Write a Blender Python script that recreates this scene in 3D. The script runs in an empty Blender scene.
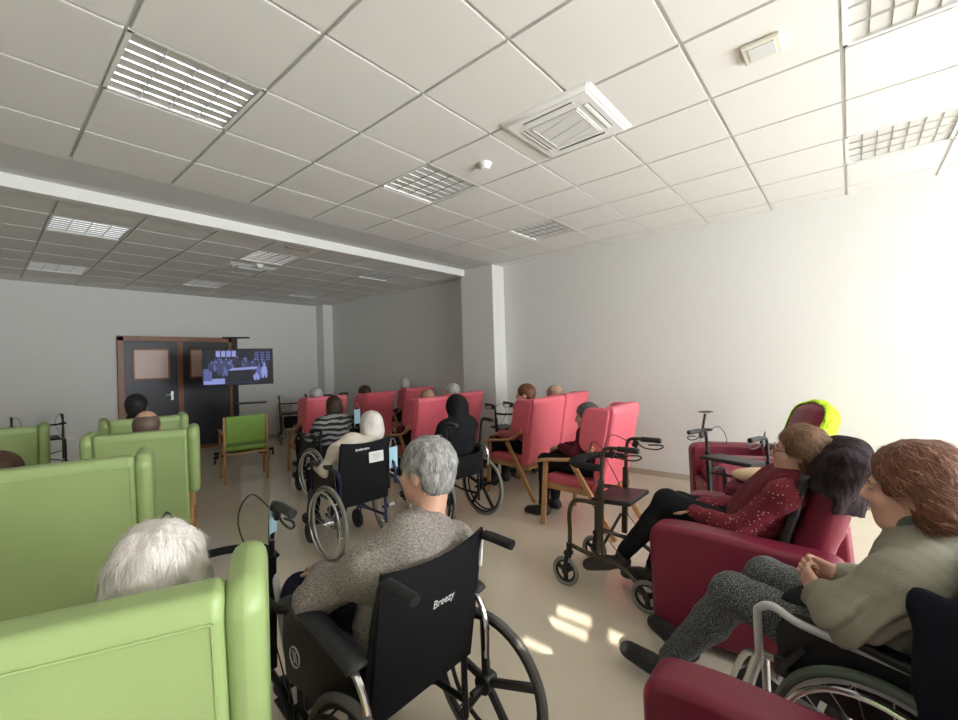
import bpy, bmesh, math, random
import numpy as np
from mathutils import Vector, Matrix, Euler
random.seed(7); rng = np.random.default_rng(7)
scene = bpy.context.scene
COL = scene.collection
R = math.radians
CAM_H = 1.475

# ------------------------------------------------------------------ materials
MATS = {}
def mat(name, col, rough=.5, metal=0., bump=None, var=None, spec=.5, sheen=0., coat=0.):
    """bump=(scale, strength[, (sx,sy,sz)]); var=(scale, colour2, lo, hi[, (sx,sy,sz)])"""
    if name in MATS: return MATS[name]
    m = bpy.data.materials.new(name); m.use_nodes = True
    nt = m.node_tree; b = nt.nodes['Principled BSDF']
    c = (*col, 1)
    b.inputs['Base Color'].default_value = c
    b.inputs['Roughness'].default_value = rough
    b.inputs['Metallic'].default_value = metal
    b.inputs['Specular IOR Level'].default_value = spec
    b.inputs['Sheen Weight'].default_value = sheen
    b.inputs['Coat Weight'].default_value = coat
    tc = nt.nodes.new('ShaderNodeTexCoord')
    def noise(scale, stretch):
        mp = nt.nodes.new('ShaderNodeMapping'); nt.links.new(tc.outputs['Object'], mp.inputs[0])
        mp.inputs['Scale'].default_value = stretch
        n = nt.nodes.new('ShaderNodeTexNoise'); n.inputs['Scale'].default_value = scale
        n.inputs['Detail'].default_value = 4
        nt.links.new(mp.outputs[0], n.inputs['Vector']); return n
    if var:
        n = noise(var[0], var[4] if len(var) > 4 else (1, 1, 1))
        r = nt.nodes.new('ShaderNodeValToRGB')
        r.color_ramp.elements[0].position = var[2]; r.color_ramp.elements[1].position = var[3]
        r.color_ramp.elements[0].color = c; r.color_ramp.elements[1].color = (*var[1], 1)
        nt.links.new(n.outputs['Fac'], r.inputs[0]); nt.links.new(r.outputs[0], b.inputs['Base Color'])
    if bump:
        n = noise(bump[0], bump[2] if len(bump) > 2 else (1, 1, 1))
        bp = nt.nodes.new('ShaderNodeBump'); bp.inputs['Strength'].default_value = bump[1]
        bp.inputs['Distance'].default_value = .01
        nt.links.new(n.outputs['Fac'], bp.inputs['Height']); nt.links.new(bp.outputs[0], b.inputs['Normal'])
    MATS[name] = m; return m

def emit_mat(name, col, s):
    m = bpy.data.materials.new(name); m.use_nodes = True
    b = m.node_tree.nodes['Principled BSDF']
    b.inputs['Base Color'].default_value = (.02, .02, .02, 1)
    b.inputs['Emission Color'].default_value = (*col, 1); b.inputs['Emission Strength'].default_value = s
    b.inputs['Roughness'].default_value = .25
    return m

def dots_mat(name, base, dot, scale, size):
    m = mat(name, base, .85); nt = m.node_tree; b = nt.nodes['Principled BSDF']
    tc = nt.nodes.new('ShaderNodeTexCoord'); v = nt.nodes.new('ShaderNodeTexVoronoi')
    v.inputs['Scale'].default_value = scale; v.inputs['Randomness'].default_value = .55
    nt.links.new(tc.outputs['Object'], v.inputs['Vector'])
    r = nt.nodes.new('ShaderNodeValToRGB'); r.color_ramp.elements[0].position = size; r.color_ramp.elements[1].position = size + .06
    r.color_ramp.elements[0].color = (*dot, 1); r.color_ramp.elements[1].color = (*base, 1)
    nt.links.new(v.outputs['Distance'], r.inputs[0]); nt.links.new(r.outputs[0], b.inputs['Base Color'])
    return m

def stripe_mat(name, c1, c2, scale, dist):
    m = mat(name, c1, .9); nt = m.node_tree; b = nt.nodes['Principled BSDF']
    tc = nt.nodes.new('ShaderNodeTexCoord'); w = nt.nodes.new('ShaderNodeTexWave'); w.bands_direction = 'Z'
    w.inputs['Scale'].default_value = scale; w.inputs['Distortion'].default_value = dist; w.inputs['Detail'].default_value = 1.5
    w.inputs['Detail Scale'].default_value = 1.2
    nt.links.new(tc.outputs['Object'], w.inputs['Vector'])
    r = nt.nodes.new('ShaderNodeValToRGB'); r.color_ramp.elements[0].position = .5; r.color_ramp.elements[1].position = .56
    r.color_ramp.elements[0].color = (*c1, 1); r.color_ramp.elements[1].color = (*c2, 1)
    nt.links.new(w.outputs['Fac'], r.inputs[0]); nt.links.new(r.outputs[0], b.inputs['Base Color'])
    return m

BLACK = mat('black_plastic', (.012, .012, .013), .38)
BLACKFAB = mat('black_fabric', (.009, .009, .011), .85, bump=(300, .15), spec=.2)
BLACKVINYL = mat('black_vinyl', (.010, .010, .012), .45, bump=(60, .15))
RUBBER = mat('grey_rubber', (.22, .22, .20), .7)
DKRUBBER = mat('dark_rubber', (.03, .03, .03), .7)
CHROME = mat('chrome', (.75, .75, .76), .18, 1.)
ALU = mat('satin_aluminium', (.62, .63, .63), .34, 1.)
PALEMETAL = mat('pale_grey_metal', (.55, .56, .55), .4, .3)
BLUEMETAL = mat('dark_blue_metal', (.012, .016, .07), .3, .2, coat=.5)
BRONZE = mat('dark_bronze_metal', (.075, .062, .042), .35, .6)
BLACKMETAL = mat('black_metal', (.015, .015, .017), .35, .4)
OAK = mat('light_oak', (.46, .25, .105), .42, var=(9, (.36, .18, .07), .35, .7, (1, 1, 6)))
REDWOOD = mat('reddish_wood', (.27, .105, .042), .4, var=(8, (.19, .07, .028), .35, .7, (6, 6, 1)))
RED = mat('coral_red_vinyl', (.68, .125, .165), .42, bump=(220, .06), var=(4, (.62, .11, .148), .3, .7))
GREEN = mat('lime_green_vinyl', (.31, .41, .165), .42, bump=(180, .07), var=(3, (.28, .38, .15), .3, .7))
DKGREEN = mat('apple_green_vinyl', (.20, .36, .05), .45, bump=(180, .07))
BURG = mat('burgundy_leatherette', (.17, .016, .034), .40, bump=(160, .08), var=(3, (.145, .013, .030), .3, .7), spec=.35)
SKIN = mat('skin', (.58, .34, .245), .5, bump=(90, .08), var=(14, (.52, .28, .20), .35, .7), spec=.35)
SKINP = mat('pale_skin', (.62, .40, .31), .5, bump=(90, .06), var=(12, (.56, .33, .25), .35, .7), spec=.35)
WHITEP = mat('white_plastic', (.78, .78, .76), .4)
CREAMP = mat('cream_plastic', (.72, .70, .60), .45)
PAPER = mat('white_paper', (.75, .75, .74), .8)
MASKM = mat('pale_blue_mask', (.38, .62, .74), .8, bump=(120, .1, (.2, .2, 6)))
WALL = mat('wall_paint', (.72, .72, .70), .7, bump=(60, .03))
CEIL = mat('ceiling_tile', (.74, .73, .705), .85, bump=(160, .08))
TBAR = mat('ceiling_grid', (.62, .62, .60), .5)

# ------------------------------------------------------------------ mesh builder
def cr(pts, n=6):
    """Catmull-Rom through points"""
    P = [np.array(p, float) for p in pts]; out = []
    for i in range(len(P) - 1):
        a = P[i - 1] if i > 0 else 2 * P[0] - P[1]
        b, c = P[i], P[i + 1]; d = P[i + 2] if i + 2 < len(P) else 2 * P[-1] - P[-2]
        for t in np.linspace(0, 1, n, endpoint=False):
            out.append(.5 * (2 * b + (c - a) * t + (2 * a - 5 * b + 4 * c - d) * t * t + (-a + 3 * b - 3 * c + d) * t ** 3))
    out.append(P[-1]); return out

class MB:
    def __init__(s): s.v = []; s.f = []; s.m = []; s.wn = False
    def raw(s, vs, fs, mi=0):
        o = len(s.v); s.v += [tuple(map(float, v)) for v in vs]
        s.f += [tuple(o + i for i in f) for f in fs]; s.m += [mi] * len(fs); return s
    def bm(s, b, M=None, mi=0):
        b.verts.index_update()
        vs = [(M @ v.co) if M else v.co for v in b.verts]
        s.raw(vs, [[v.index for v in f.verts] for f in b.faces], mi); b.free(); return s
    def box(s, c, size, rot=None, bev=0., seg=2, mi=0):
        b = bmesh.new(); bmesh.ops.create_cube(b, size=1)
        for v in b.verts: v.co = Vector((v.co.x * size[0], v.co.y * size[1], v.co.z * size[2]))
        if bev > 0: s.wn = True; bmesh.ops.bevel(b, geom=b.edges[:], offset=min(bev, min(size) * .49), segments=seg, affect='EDGES', profile=.5)
        M = Matrix.Translation(c)
        if rot is not None: M = M @ (rot if isinstance(rot, Matrix) else Euler(rot).to_matrix()).to_4x4()
        return s.bm(b, M, mi)
    def beam(s, p0, p1, w, h, bev=.004, up=(0, 0, 1), mi=0):
        p0, p1 = Vector(p0), Vector(p1); z = (p1 - p0); L = z.length; z.normalize()
        x = Vector(up).cross(z)
        if x.length < 1e-4: x = Vector((1, 0, 0))
        x.normalize(); y = z.cross(x)
        M = Matrix((x, y, z)).transposed()
        return s.box((p0 + p1) / 2, (w, h, L), M, bev, 2, mi)
    def tube(s, pts, r, n=8, closed=False, mi=0, flat=1.):
        P = [np.array(p, float) for p in pts]; N = len(P)
        rs = r if hasattr(r, '__len__') else [r] * N
        T = []
        for i in range(N):
            a = P[(i - 1) % N] if (closed or i > 0) else P[i]; b = P[(i + 1) % N] if (closed or i < N - 1) else P[i]
            t = b - a; T.append(t / (np.linalg.norm(t) + 1e-12))
        u = np.cross(T[0], [0, 0, 1.]);
        if np.linalg.norm(u) < .05: u = np.cross(T[0], [0, 1., 0])
        u /= np.linalg.norm(u); vs = []
        for i in range(N):
            u = u - T[i] * np.dot(u, T[i]); u /= np.linalg.norm(u) + 1e-12; w = np.cross(T[i], u)
            for k in range(n):
                a = 2 * math.pi * k / n; vs.append(P[i] + rs[i] * (math.cos(a) * u + flat * math.sin(a) * w))
        fs = []
        for i in range(N if closed else N - 1):
            j = (i + 1) % N
            for k in range(n):
                l = (k + 1) % n; fs.append((i * n + k, i * n + l, j * n + l, j * n + k))
        if not closed:
            fs.append(tuple(range(n))[::-1]); fs.append(tuple((N - 1) * n + k for k in range(n)))
        return s.raw(vs, fs, mi)
    def cyl(s, p0, p1, r0, r1=None, n=16, mi=0): return s.tube([p0, p1], [r0, r0 if r1 is None else r1], n, mi=mi)
    def torus(s, c, ax, Rr, r, n=36, m=8, mi=0, flat=1.):
        ax = Vector(ax).normalized(); u = ax.orthogonal().normalized(); w = ax.cross(u); c = Vector(c)
        vs = []; fs = []
        for i in range(n):
            a = 2 * math.pi * i / n; d = u * math.cos(a) + w * math.sin(a)
            for k in range(m):
                b = 2 * math.pi * k / m; vs.append(c + d * (Rr + r * math.cos(b)) + ax * (r * flat * math.sin(b)))
        for i in range(n):
            for k in range(m):
                fs.append((i * m + k, ((i + 1) % n) * m + k, ((i + 1) % n) * m + (k + 1) % m, i * m + (k + 1) % m))
        return s.raw(vs, fs, mi)
    def lathe(s, c, ax, prof, n=24, mi=0):
        ax = Vector(ax).normalized(); u = ax.orthogonal().normalized(); w = ax.cross(u); c = Vector(c); vs = []; fs = []
        for (r, h) in prof:
            for k in range(n):
                a = 2 * math.pi * k / n; vs.append(c + ax * h + (u * math.cos(a) + w * math.sin(a)) * max(r, 1e-4))
        for i in range(len(prof) - 1):
            for k in range(n): fs.append((i * n + k, i * n + (k + 1) % n, (i + 1) * n + (k + 1) % n, (i + 1) * n + k))
        fs.append(tuple(range(n))[::-1]); fs.append(tuple((len(prof) - 1) * n + k for k in range(n)))
        return s.raw(vs, fs, mi)
    def prism(s, poly, depth, M, bev=0., seg=2, mi=0):
        """poly in local XY, extruded along local Z by depth centred; M 4x4"""
        b = bmesh.new(); vs = [b.verts.new((x, y, -depth / 2)) for x, y in poly]
        f = b.faces.new(vs); r = bmesh.ops.extrude_face_region(b, geom=[f])
        for e in r['geom']:
            if isinstance(e, bmesh.types.BMVert): e.co.z += depth
        bmesh.ops.recalc_face_normals(b, faces=b.faces[:])
        if bev > 0:
            s.wn = True; es = [e for e in b.edges if abs(e.verts[0].co.z - e.verts[1].co.z) < 1e-6]
            bmesh.ops.bevel(b, geom=es, offset=bev, segments=seg, affect='EDGES', profile=.5)
        return s.bm(b, M, mi)
    def sphere(s, c, r, n=16, mi=0, rot=None):
        b = bmesh.new(); bmesh.ops.create_uvsphere(b, u_segments=n, v_segments=max(6, n // 2), radius=1)
        rr = r if hasattr(r, '__len__') else (r, r, r)
        M = Matrix.Translation(c) @ (Euler(rot).to_matrix().to_4x4() if rot else Matrix()) @ Matrix.Diagonal((*rr, 1))
        return s.bm(b, M, mi)
    def build(s, name, mats, parent=None, sharp=38, flat=False):
        me = bpy.data.meshes.new(name); me.from_pydata(s.v, [], s.f)
        for m in (mats if isinstance(mats, (list, tuple)) else [mats]): me.materials.append(m)
        me.polygons.foreach_set('material_index', s.m)
        b = bmesh.new(); b.from_mesh(me); bmesh.ops.recalc_face_normals(b, faces=b.faces[:])
        a = R(sharp)
        for f in b.faces: f.smooth = not flat
        for e in b.edges:
            if len(e.link_faces) == 2 and e.calc_face_angle(0) > a: e.smooth = False
        b.to_mesh(me); b.free(); me.update()
        o = link(name, me, parent)
        if s.wn and not flat: w = o.modifiers.new('wn', 'WEIGHTED_NORMAL'); w.keep_sharp = True; w.weight = 90
        return o

def link(name, data, parent=None):
    o = bpy.data.objects.new(name, data); COL.objects.link(o)
    if parent is not None: o.parent = parent
    return o

def thing(name, label, cat, loc=(0, 0, 0), hd=0., group=None):
    o = bpy.data.objects.new(name, None); COL.objects.link(o); o.empty_display_size = .1
    o.location = loc; o.rotation_euler = (0, 0, R(hd)); tag(o, label, cat, group); return o
def tag(o, label, cat, group=None):
    o['label'] = label; o['category'] = cat
    if group: o['group'] = group
    return o
def struct(o): o['kind'] = 'structure'; return o
def dup(root, label, loc, hd, group=None):
    r = root.copy(); COL.objects.link(r); r.location = loc; r.rotation_euler = (0, 0, R(hd)); r['label'] = label
    if group: r['group'] = group
    for ch in list(root.children):
        c = ch.copy(); COL.objects.link(c); c.parent = r
        for g in list(ch.children):
            d = g.copy(); COL.objects.link(d); d.parent = c
    return r

# ------------------------------------------------------------------ implicit surfaces (for people, cloth, cushions)
def V(*a): return np.array(a, float)
def nrm(a): a = np.array(a, float); return a / (np.linalg.norm(a) + 1e-12)
class SDF:
    def __init__(s): s.p = []
    def add(s, op, fn, lo, hi, k): s.p.append((op, fn, np.array(lo, float), np.array(hi, float), k)); return s
    def cap(s, a, b, ra, rb=None, k=.02, op='u', g=0.):
        rb = ra if rb is None else rb; ra += g; rb += g
        a = np.array(a, float); b = np.array(b, float); m = max(ra, rb)
        def fn(P):
            ab = b - a; t = np.clip(((P - a) @ ab) / (ab @ ab + 1e-12), 0, 1)
            return np.linalg.norm(P - a - t[..., None] * ab, axis=-1) - (ra + (rb - ra) * t)
        return s.add(op, fn, np.minimum(a, b) - m, np.maximum(a, b) + m, k)
    def ell(s, c, r, A=None, k=.02, op='u', g=0.):
        c = np.array(c, float); r = np.array(r, float) + g; A = np.eye(3) if A is None else np.array(A, float)
        m = r.max()
        def fn(P):
            q = (P - c) @ A.T; k0 = np.linalg.norm(q / r, axis=-1); k1 = np.linalg.norm(q / (r * r), axis=-1)
            return k0 * (k0 - 1) / (k1 + 1e-9)
        return s.add(op, fn, c - m, c + m, k)
    def rbox(s, c, h, A=None, rr=.02, k=.02, op='u', g=0.):
        c = np.array(c, float); h = np.array(h, float); A = np.eye(3) if A is None else np.array(A, float); m = np.linalg.norm(h) + g
        def fn(P):
            q = np.abs((P - c) @ A.T) - (h - rr)
            return np.linalg.norm(np.maximum(q, 0), axis=-1) + np.minimum(q.max(-1), 0) - rr - g
        return s.add(op, fn, c - m, c + m, k)
    def all(s, fn): s.p.append(('f', fn, None, None, 0)); return s
    def grid(s, vox):
        us = [p for p in s.p if p[0] == 'u']
        lo = np.min([p[2] for p in us], 0) - 4 * vox; hi = np.max([p[3] for p in us], 0) + 4 * vox
        n = np.ceil((hi - lo) / vox).astype(int) + 1
        ax = [lo[i] + vox * np.arange(n[i]) for i in range(3)]
        D = np.full(n, .5, np.float32)
        for op, fn, a, b, k in s.p:
            if op == 'f':
                P = np.stack(np.meshgrid(*ax, indexing='ij'), -1); D = fn(P, D).astype(np.float32); continue
            m = k + 3 * vox
            i0 = np.clip(np.floor((a - m - lo) / vox).astype(int), 0, n - 1); i1 = np.clip(np.ceil((b + m - lo) / vox).astype(int) + 1, 1, n)
            if (i1 <= i0).any(): continue
            sl = tuple(slice(i0[i], i1[i]) for i in range(3))
            P = np.stack(np.meshgrid(*[ax[i][sl[i]] for i in range(3)], indexing='ij'), -1)
            e = fn(P); d = D[sl]
            if op == 'u':
                h = np.maximum(k - np.abs(d - e), 0) / max(k, 1e-6); D[sl] = np.minimum(d, e) - h * h * k * .25
            else:
                e = -e; h = np.maximum(k - np.abs(d - e), 0) / max(k, 1e-6); D[sl] = np.maximum(d, e) + h * h * k * .25
        return D, lo
    def mesh(s, name, vox, mats, parent=None, smooth=1, smat=None):
        D, lo = s.grid(vox); v, f = surface_nets(D); v = v * vox + lo
        if smooth: v = relax(v, f, smooth)
        me = bpy.data.meshes.new(name); me.from_pydata(v.tolist(), [], f.tolist())
        for m in (mats if isinstance(mats, (list, tuple)) else [mats]): me.materials.append(m)
        me.polygons.foreach_set('use_smooth', np.ones(len(f), bool))
        if smat is not None:
            c = v[f].mean(1); me.polygons.foreach_set('material_index', smat(c).astype(np.int32))
        me.update(); s.v = v; s.f = f
        return link(name, me, parent)

def relax(v, f, it):
    e = np.concatenate([f[:, [0, 1]], f[:, [1, 2]], f[:, [2, 3]], f[:, [3, 0]]]); n = len(v)
    for _ in range(it):
        acc = np.zeros_like(v); cnt = np.zeros(n)
        for a, b in ((0, 1), (1, 0)):
            for k in range(3): acc[:, k] += np.bincount(e[:, a], v[e[:, b], k], n)
            cnt += np.bincount(e[:, a], minlength=n)
        v = v * .5 + .5 * acc / np.maximum(cnt, 1)[:, None]
    return v

def surface_nets(D):
    S = D < 0; n = np.array(D.shape)
    c = S[:-1, :-1, :-1].astype(np.int8)
    tot = np.zeros(n - 1, np.int8)
    for i in (0, 1):
        for j in (0, 1):
            for k in (0, 1): tot += S[i:n[0] - 1 + i, j:n[1] - 1 + j, k:n[2] - 1 + k]
    act = (tot > 0) & (tot < 8); idx = np.full(n - 1, -1, np.int64); cells = np.argwhere(act); idx[act] = np.arange(len(cells))
    acc = np.zeros((len(cells), 3)); cnt = np.zeros(len(cells)); cx, cy, cz = cells.T
    corner = [(i, j, k) for i in (0, 1) for j in (0, 1) for k in (0, 1)]
    for a in range(3):
        for p in corner:
            if p[a]: continue
            q = list(p); q[a] = 1
            d0 = D[cx + p[0], cy + p[1], cz + p[2]].astype(float); d1 = D[cx + q[0], cy + q[1], cz + q[2]].astype(float)
            m = (d0 < 0) != (d1 < 0); t = np.where(m, d0 / np.where(m, d0 - d1, 1), 0)
            pos = np.tile(np.array(p, float), (len(cells), 1)); pos[:, a] += t
            acc[m] += pos[m]; cnt[m] += 1
    v = cells + acc / np.maximum(cnt, 1)[:, None]; F = []
    for a in range(3):
        b, c2 = (a + 1) % 3, (a + 2) % 3
        s0 = [slice(1, -1)] * 3; s1 = [slice(1, -1)] * 3; s0[a] = slice(0, -1); s1[a] = slice(1, None)
        A = S[tuple(s0)]; B = S[tuple(s1)]
        for flip, mk in ((0, A & ~B), (1, ~A & B)):
            e = np.argwhere(mk)
            if not len(e): continue
            off = np.ones(3, int); off[a] = 0; e = e + off
            q = []
            for (db, dc) in ((-1, -1), (0, -1), (0, 0), (-1, 0)):
                g = e.copy(); g[:, b] += db; g[:, c2] += dc; q.append(idx[g[:, 0], g[:, 1], g[:, 2]])
            q = np.stack(q, 1); F.append(q[:, ::-1] if flip else q)
    return v, np.concatenate(F)
# ------------------------------------------------------------------ people
def frame(yaw, pitch, roll=0.):
    """rows: right, forward, up; yaw to the left positive, pitch up positive"""
    m = (Matrix.Rotation(R(yaw), 3, 'Z') @ Matrix.Rotation(R(pitch), 3, 'X') @ Matrix.Rotation(R(roll), 3, 'Y'))
    return np.array([list(m.col[0]), list(m.col[1]), list(m.col[2])])

def base_pose(**kw):
    J = dict(pel=(0, -.08, .525), ch=(0, -.13, .76), nk=(0, -.135, .935), hd=(0, -.09, 1.055), look=(0, 0, 0),
             sL=(-.165, -.12, .875), sR=(.165, -.12, .875), eL=(-.235, -.02, .665), eR=(.235, -.02, .665),
             wL=(-.20, .20, .655), wR=(.20, .20, .655), fL=(.25, 1, -.1), fR=(-.25, 1, -.1), nL=(0, 0, -1), nR=(0, 0, -1), curl=35,
             hL=(-.09, -.04, .525), hR=(.09, -.04, .525), kL=(-.11, .39, .53), kR=(.11, .39, .53),
             aL=(-.11, .42, .10), aR=(.11, .42, .10), tL=(-.13, .57, .04), tR=(.13, .57, .04))
    J.update(kw); return {k: (np.array(v, float) if hasattr(v, '__len__') else v) for k, v in J.items()}

def sh_pose(J, d, keys):
    for k in keys: J[k] = J[k] + np.array(d, float)
    return J
UPPER = ('ch', 'nk', 'hd', 'sL', 'sR', 'eL', 'eR', 'wL', 'wR')

def torso(s, J, g=0., fat=1., k=.05):
    up = nrm(J['nk'] - J['pel']); rt = V(1, 0, 0); fw = nrm(np.cross(up, rt)); A = np.array([rt, fw, up])
    c = J['ch']
    s.ell(c + up * .02, (.158 * fat, .108 * fat, .20), A, k, g=g)
    s.ell((J['pel'] + J['ch']) / 2 + fw * .015 * fat, (.158 * fat, .122 * fat, .18), A, k, g=g)
    s.cap(J['sL'], J['sR'], .058, k=k, g=g)
    s.cap(J['sL'], J['nk'] + up * .01, .05, .05, k=k, g=g); s.cap(J['sR'], J['nk'] + up * .01, .05, .05, k=k, g=g)
    s.ell(J['pel'], (.17 * fat, .125, .11), A, k, g=g)

def arms(s, J, g=0., cut=0., w=1.):
    for q in 'LR':
        sh, e, wr = J['s' + q], J['e' + q], J['w' + q]
        s.cap(sh, e, .054 * w, .045 * w, k=.03, g=g)
        s.cap(e, wr - nrm(wr - e) * cut, .045 * w, .030 * w, k=.03, g=g)

def legs(s, J, g=0., w=1., cut=0.):
    s.cap(J['hL'], J['hR'], .095 * w, k=.04, g=g)
    for q in 'LR':
        h, kn, a = J['h' + q], J['k' + q], J['a' + q]
        s.cap(h, kn, .088 * w, .060 * w, k=.03, g=g)
        m = kn + (a - kn) * .33 ; bk = nrm(np.cross(nrm(a - kn), V(1, 0, 0)))
        if bk[1] > 0: bk = -bk
        s.cap(kn, m + bk * .012, .056 * w, .054 * w, k=.03, g=g); s.cap(m + bk * .012, a - nrm(a - kn) * -cut, .054 * w, .037 * w, k=.03, g=g)

def feet(s, J, g=0., k=.015, q='LR'):
    for q in q:
        a, t = J['a' + q], J['t' + q]; d = nrm(t - a); dn = nrm(V(0, 0, -1) - d * np.dot(d, V(0, 0, -1)) * .3)
        heel = a + V(0, 0, -.05) - nrm(V(d[0], d[1], 0)) * .025
        if J.get('footfree'): heel = a + dn * .045
        s.cap(heel, t, .036, .030, k=k, g=g); s.cap(a, heel, .036, .036, k=k, g=g); s.cap((heel + t) / 2, t + d * .02, .040, .028, k=k, g=g)

def hand(s, wr, d, n, side, curl=35, vox=.008, spread=1., size=.95):
    d = nrm(d); n = nrm(n - d * np.dot(n, d)); x = np.cross(d, n) * side   # x towards the thumb
    fr = max(.0082, .8 * vox)
    s.rbox(wr + d * .045 * size, (.036 * size, .046 * size, .013), np.array([x, d, n]), .012, .012)
    s.cap(wr - d * .02, wr + d * .02, .026, .026, k=.02)
    for i, L in enumerate((.070, .078, .072, .056)):
        o = (.027 - .018 * i) * size; p = wr + d * .088 * size + x * o; dd = nrm(d + x * (.10 - .07 * i) * spread); th = R(curl * .6)
        for j, q in enumerate((.45, .32, .23)):
            di = dd * math.cos(th) + n * math.sin(th); e = p + di * L * q * size
            s.cap(p, e, fr * (1 - .07 * j), fr * (.95 - .07 * j), k=.004); p = e; th += R(curl)
    p = wr + d * .022 * size + x * .028 * size; di = nrm(d * .75 + x * .65 + n * .25); e = p + di * .042 * size
    s.cap(p, e, fr * 1.35, fr * 1.15, k=.01); s.cap(e, e + nrm(d * .95 + x * .12 + n * .3) * .034 * size, fr * 1.1, fr * .95, k=.004)

def head_sdf(s, J, face=True):
    H, A = J['hd'], frame(*J['look']); P = lambda x, y, z: H + V(x, y, z) @ A
    s.ell(P(0, -.015, .032), (.074, .094, .088), A, .02)
    s.ell(P(0, .024, -.035), (.060, .066, .082), A, .03)
    s.cap(P(0, -.03, -.075), J['nk'] + V(0, 0, .0), .054, .058, k=.03)
    for q in (-1, 1): s.ell(P(.075 * q, -.012, -.008), (.011, .024, .033), A, .006)
    if face:
        s.ell(P(0, .062, -.093), (.026, .022, .020), A, .02)
        s.cap(P(0, .083, .022), P(0, .106, -.022), .0085, .0115, k=.014); s.ell(P(0, .046, -.072), (.046, .036, .040), A, .03)
        for q in (-1, 1):
            s.ell(P(.010 * q, .095, -.026), (.010, .010, .008), A, .006)
            s.ell(P(.034 * q, .062, -.028), (.026, .026, .024), A, .02)
            s.ell(P(.030 * q, .074, .026), (.026, .014, .009), A, .012)
            s.ell(P(.031 * q, .094, .007), (.017, .013, .0095), A, .012, 's')
            s.ell(P(.031 * q, .076, .007), (.0125, .0115, .0115), A, .003)
        s.ell(P(0, .083, -.054), (.024, .011, .008), A, .008); s.ell(P(0, .082, -.068), (.021, .010, .008), A, .008)

def wob(a, f, sd=0.):
    """cheap smooth noise, for folds and tufts"""
    def fn(P, D):
        x, y, z = P[..., 0], P[..., 1], P[..., 2]
        n = np.sin(f * (x * 1.0 + .6 * y + .3 * z) + 1.7 + sd) * np.sin(f * (.8 * y - .5 * x + .7 * z) + .4 + sd * 2) + .5 * np.sin(f * 1.9 * (z - .4 * y + .5 * x) + sd) * np.sin(f * 2.1 * (x + .3 * z) + 2.2)
        return D + a * n
    return fn

def hair_sdf(s, J, kind):
    H, A = J['hd'], frame(*J['look']); P = lambda x, y, z: H + V(x, y, z) @ A
    if kind == 'short':
        s.ell(P(0, -.018, .038), (.089, .107, .097), A, .01); s.ell(P(0, -.054, -.024), (.074, .055, .058), A, .02)
        s.ell(P(0, .128, -.045), (.10, .085, .105), A, .01, 's')
        for q in (-1, 1): s.ell(P(.082 * q, .0, -.035), (.03, .04, .045), A, .01, 's')
    elif kind == 'puffy':
        s.ell(P(0, -.028, .042), (.103, .116, .106), A, .02); s.ell(P(0, -.085, -.022), (.092, .062, .078), A, .03)
        for q in (-1, 1): s.ell(P(.082 * q, -.03, -.01), (.034, .058, .075), A, .03)
        s.ell(P(0, .150, -.045), (.115, .105, .138), A, .02, 's')
        for q in (-1, 1): s.ell(P(.100 * q, .045, -.035), (.048, .058, .060), A, .015, 's')
    elif kind == 'bob':
        s.ell(P(0, -.02, .036), (.090, .108, .097), A, .01); s.ell(P(0, -.065, -.05), (.084, .056, .10), A, .03)
        for q in (-1, 1): s.ell(P(.072 * q, -.025, -.04), (.028, .055, .085), A, .03)
        s.ell(P(0, .130, -.045), (.085, .085, .115), A, .015, 's')
    elif kind == 'fringe':
        s.ell(P(0, -.020, .025), (.083, .100, .088), A, .01); s.ell(P(0, -.055, -.035), (.070, .056, .062), A, .02)
        s.ell(P(0, .125, -.045), (.12, .085, .125), A, .01, 's'); s.ell(P(0, .02, .115), (.075, .115, .062), A, .01, 's')
    return s

def strands(hm, J, mats, parent, n, L, seed, flow=(0, -.35, -1), lift=.25, w=.0011, name='hair_strands'):
    """real strands growing from the hair volume, combed along a flow direction"""
    me = hm.data; r = np.random.default_rng(seed); H, A = J['hd'], frame(*J['look'])
    nv = len(me.vertices); co = np.empty(nv * 3); no = np.empty(nv * 3)
    me.vertices.foreach_get('co', co); me.vertices.foreach_get('normal', no); co = co.reshape(-1, 3); no = no.reshape(-1, 3)
    pick = r.integers(0, nv, n); p = co[pick] + r.normal(0, .002, (n, 3)) - no[pick] * .004; N = no[pick]
    crown = H + V(0, -.05, .12) @ A; out = p - crown
    f = np.array(flow) @ A + .9 * out / (np.linalg.norm(out, axis=1, keepdims=True) + 1e-9) + r.normal(0, .28, (n, 3))
    f -= N * (f * N).sum(1, keepdims=True); f /= np.linalg.norm(f, axis=1, keepdims=True) + 1e-9
    S = np.cross(f, N); ln = L * r.uniform(.55, 1.2, (n, 1)); K = 4; vs = []; 
    for k in range(K):
        t = k / (K - 1); q = p + f * ln * t + N * ln * (lift * t - (lift * .9 + .25) * t * t) + S * ln * .12 * np.sin(3 * t + p[:, :1] * 80)
        ww = w * (1 - .8 * t); vs += [q - S * ww, q + S * ww]
    vs = np.stack(vs, 1).reshape(-1, 3); b = np.arange(n)[:, None] * (2 * K); F = []
    for k in range(K - 1): F.append(b + np.array([2 * k, 2 * k + 1, 2 * k + 3, 2 * k + 2]))
    F = np.concatenate(F); m2 = bpy.data.meshes.new(name); m2.from_pydata(vs.tolist(), [], F.tolist())
    for m in mats: m2.materials.append(m)
    m2.polygons.foreach_set('material_index', np.tile((r.random(n) * len(mats)).astype(np.int32), K - 1)); m2.polygons.foreach_set('use_smooth', np.ones(len(F), bool)); m2.update()
    # strands join the hair object: one hair mesh
    bm = bmesh.new(); bm.from_mesh(me); bm.from_mesh(m2); bm.to_mesh(me); bm.free()
    for m in mats:
        if m.name not in [x.name for x in me.materials]: me.materials.append(m)
    return hm

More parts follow.
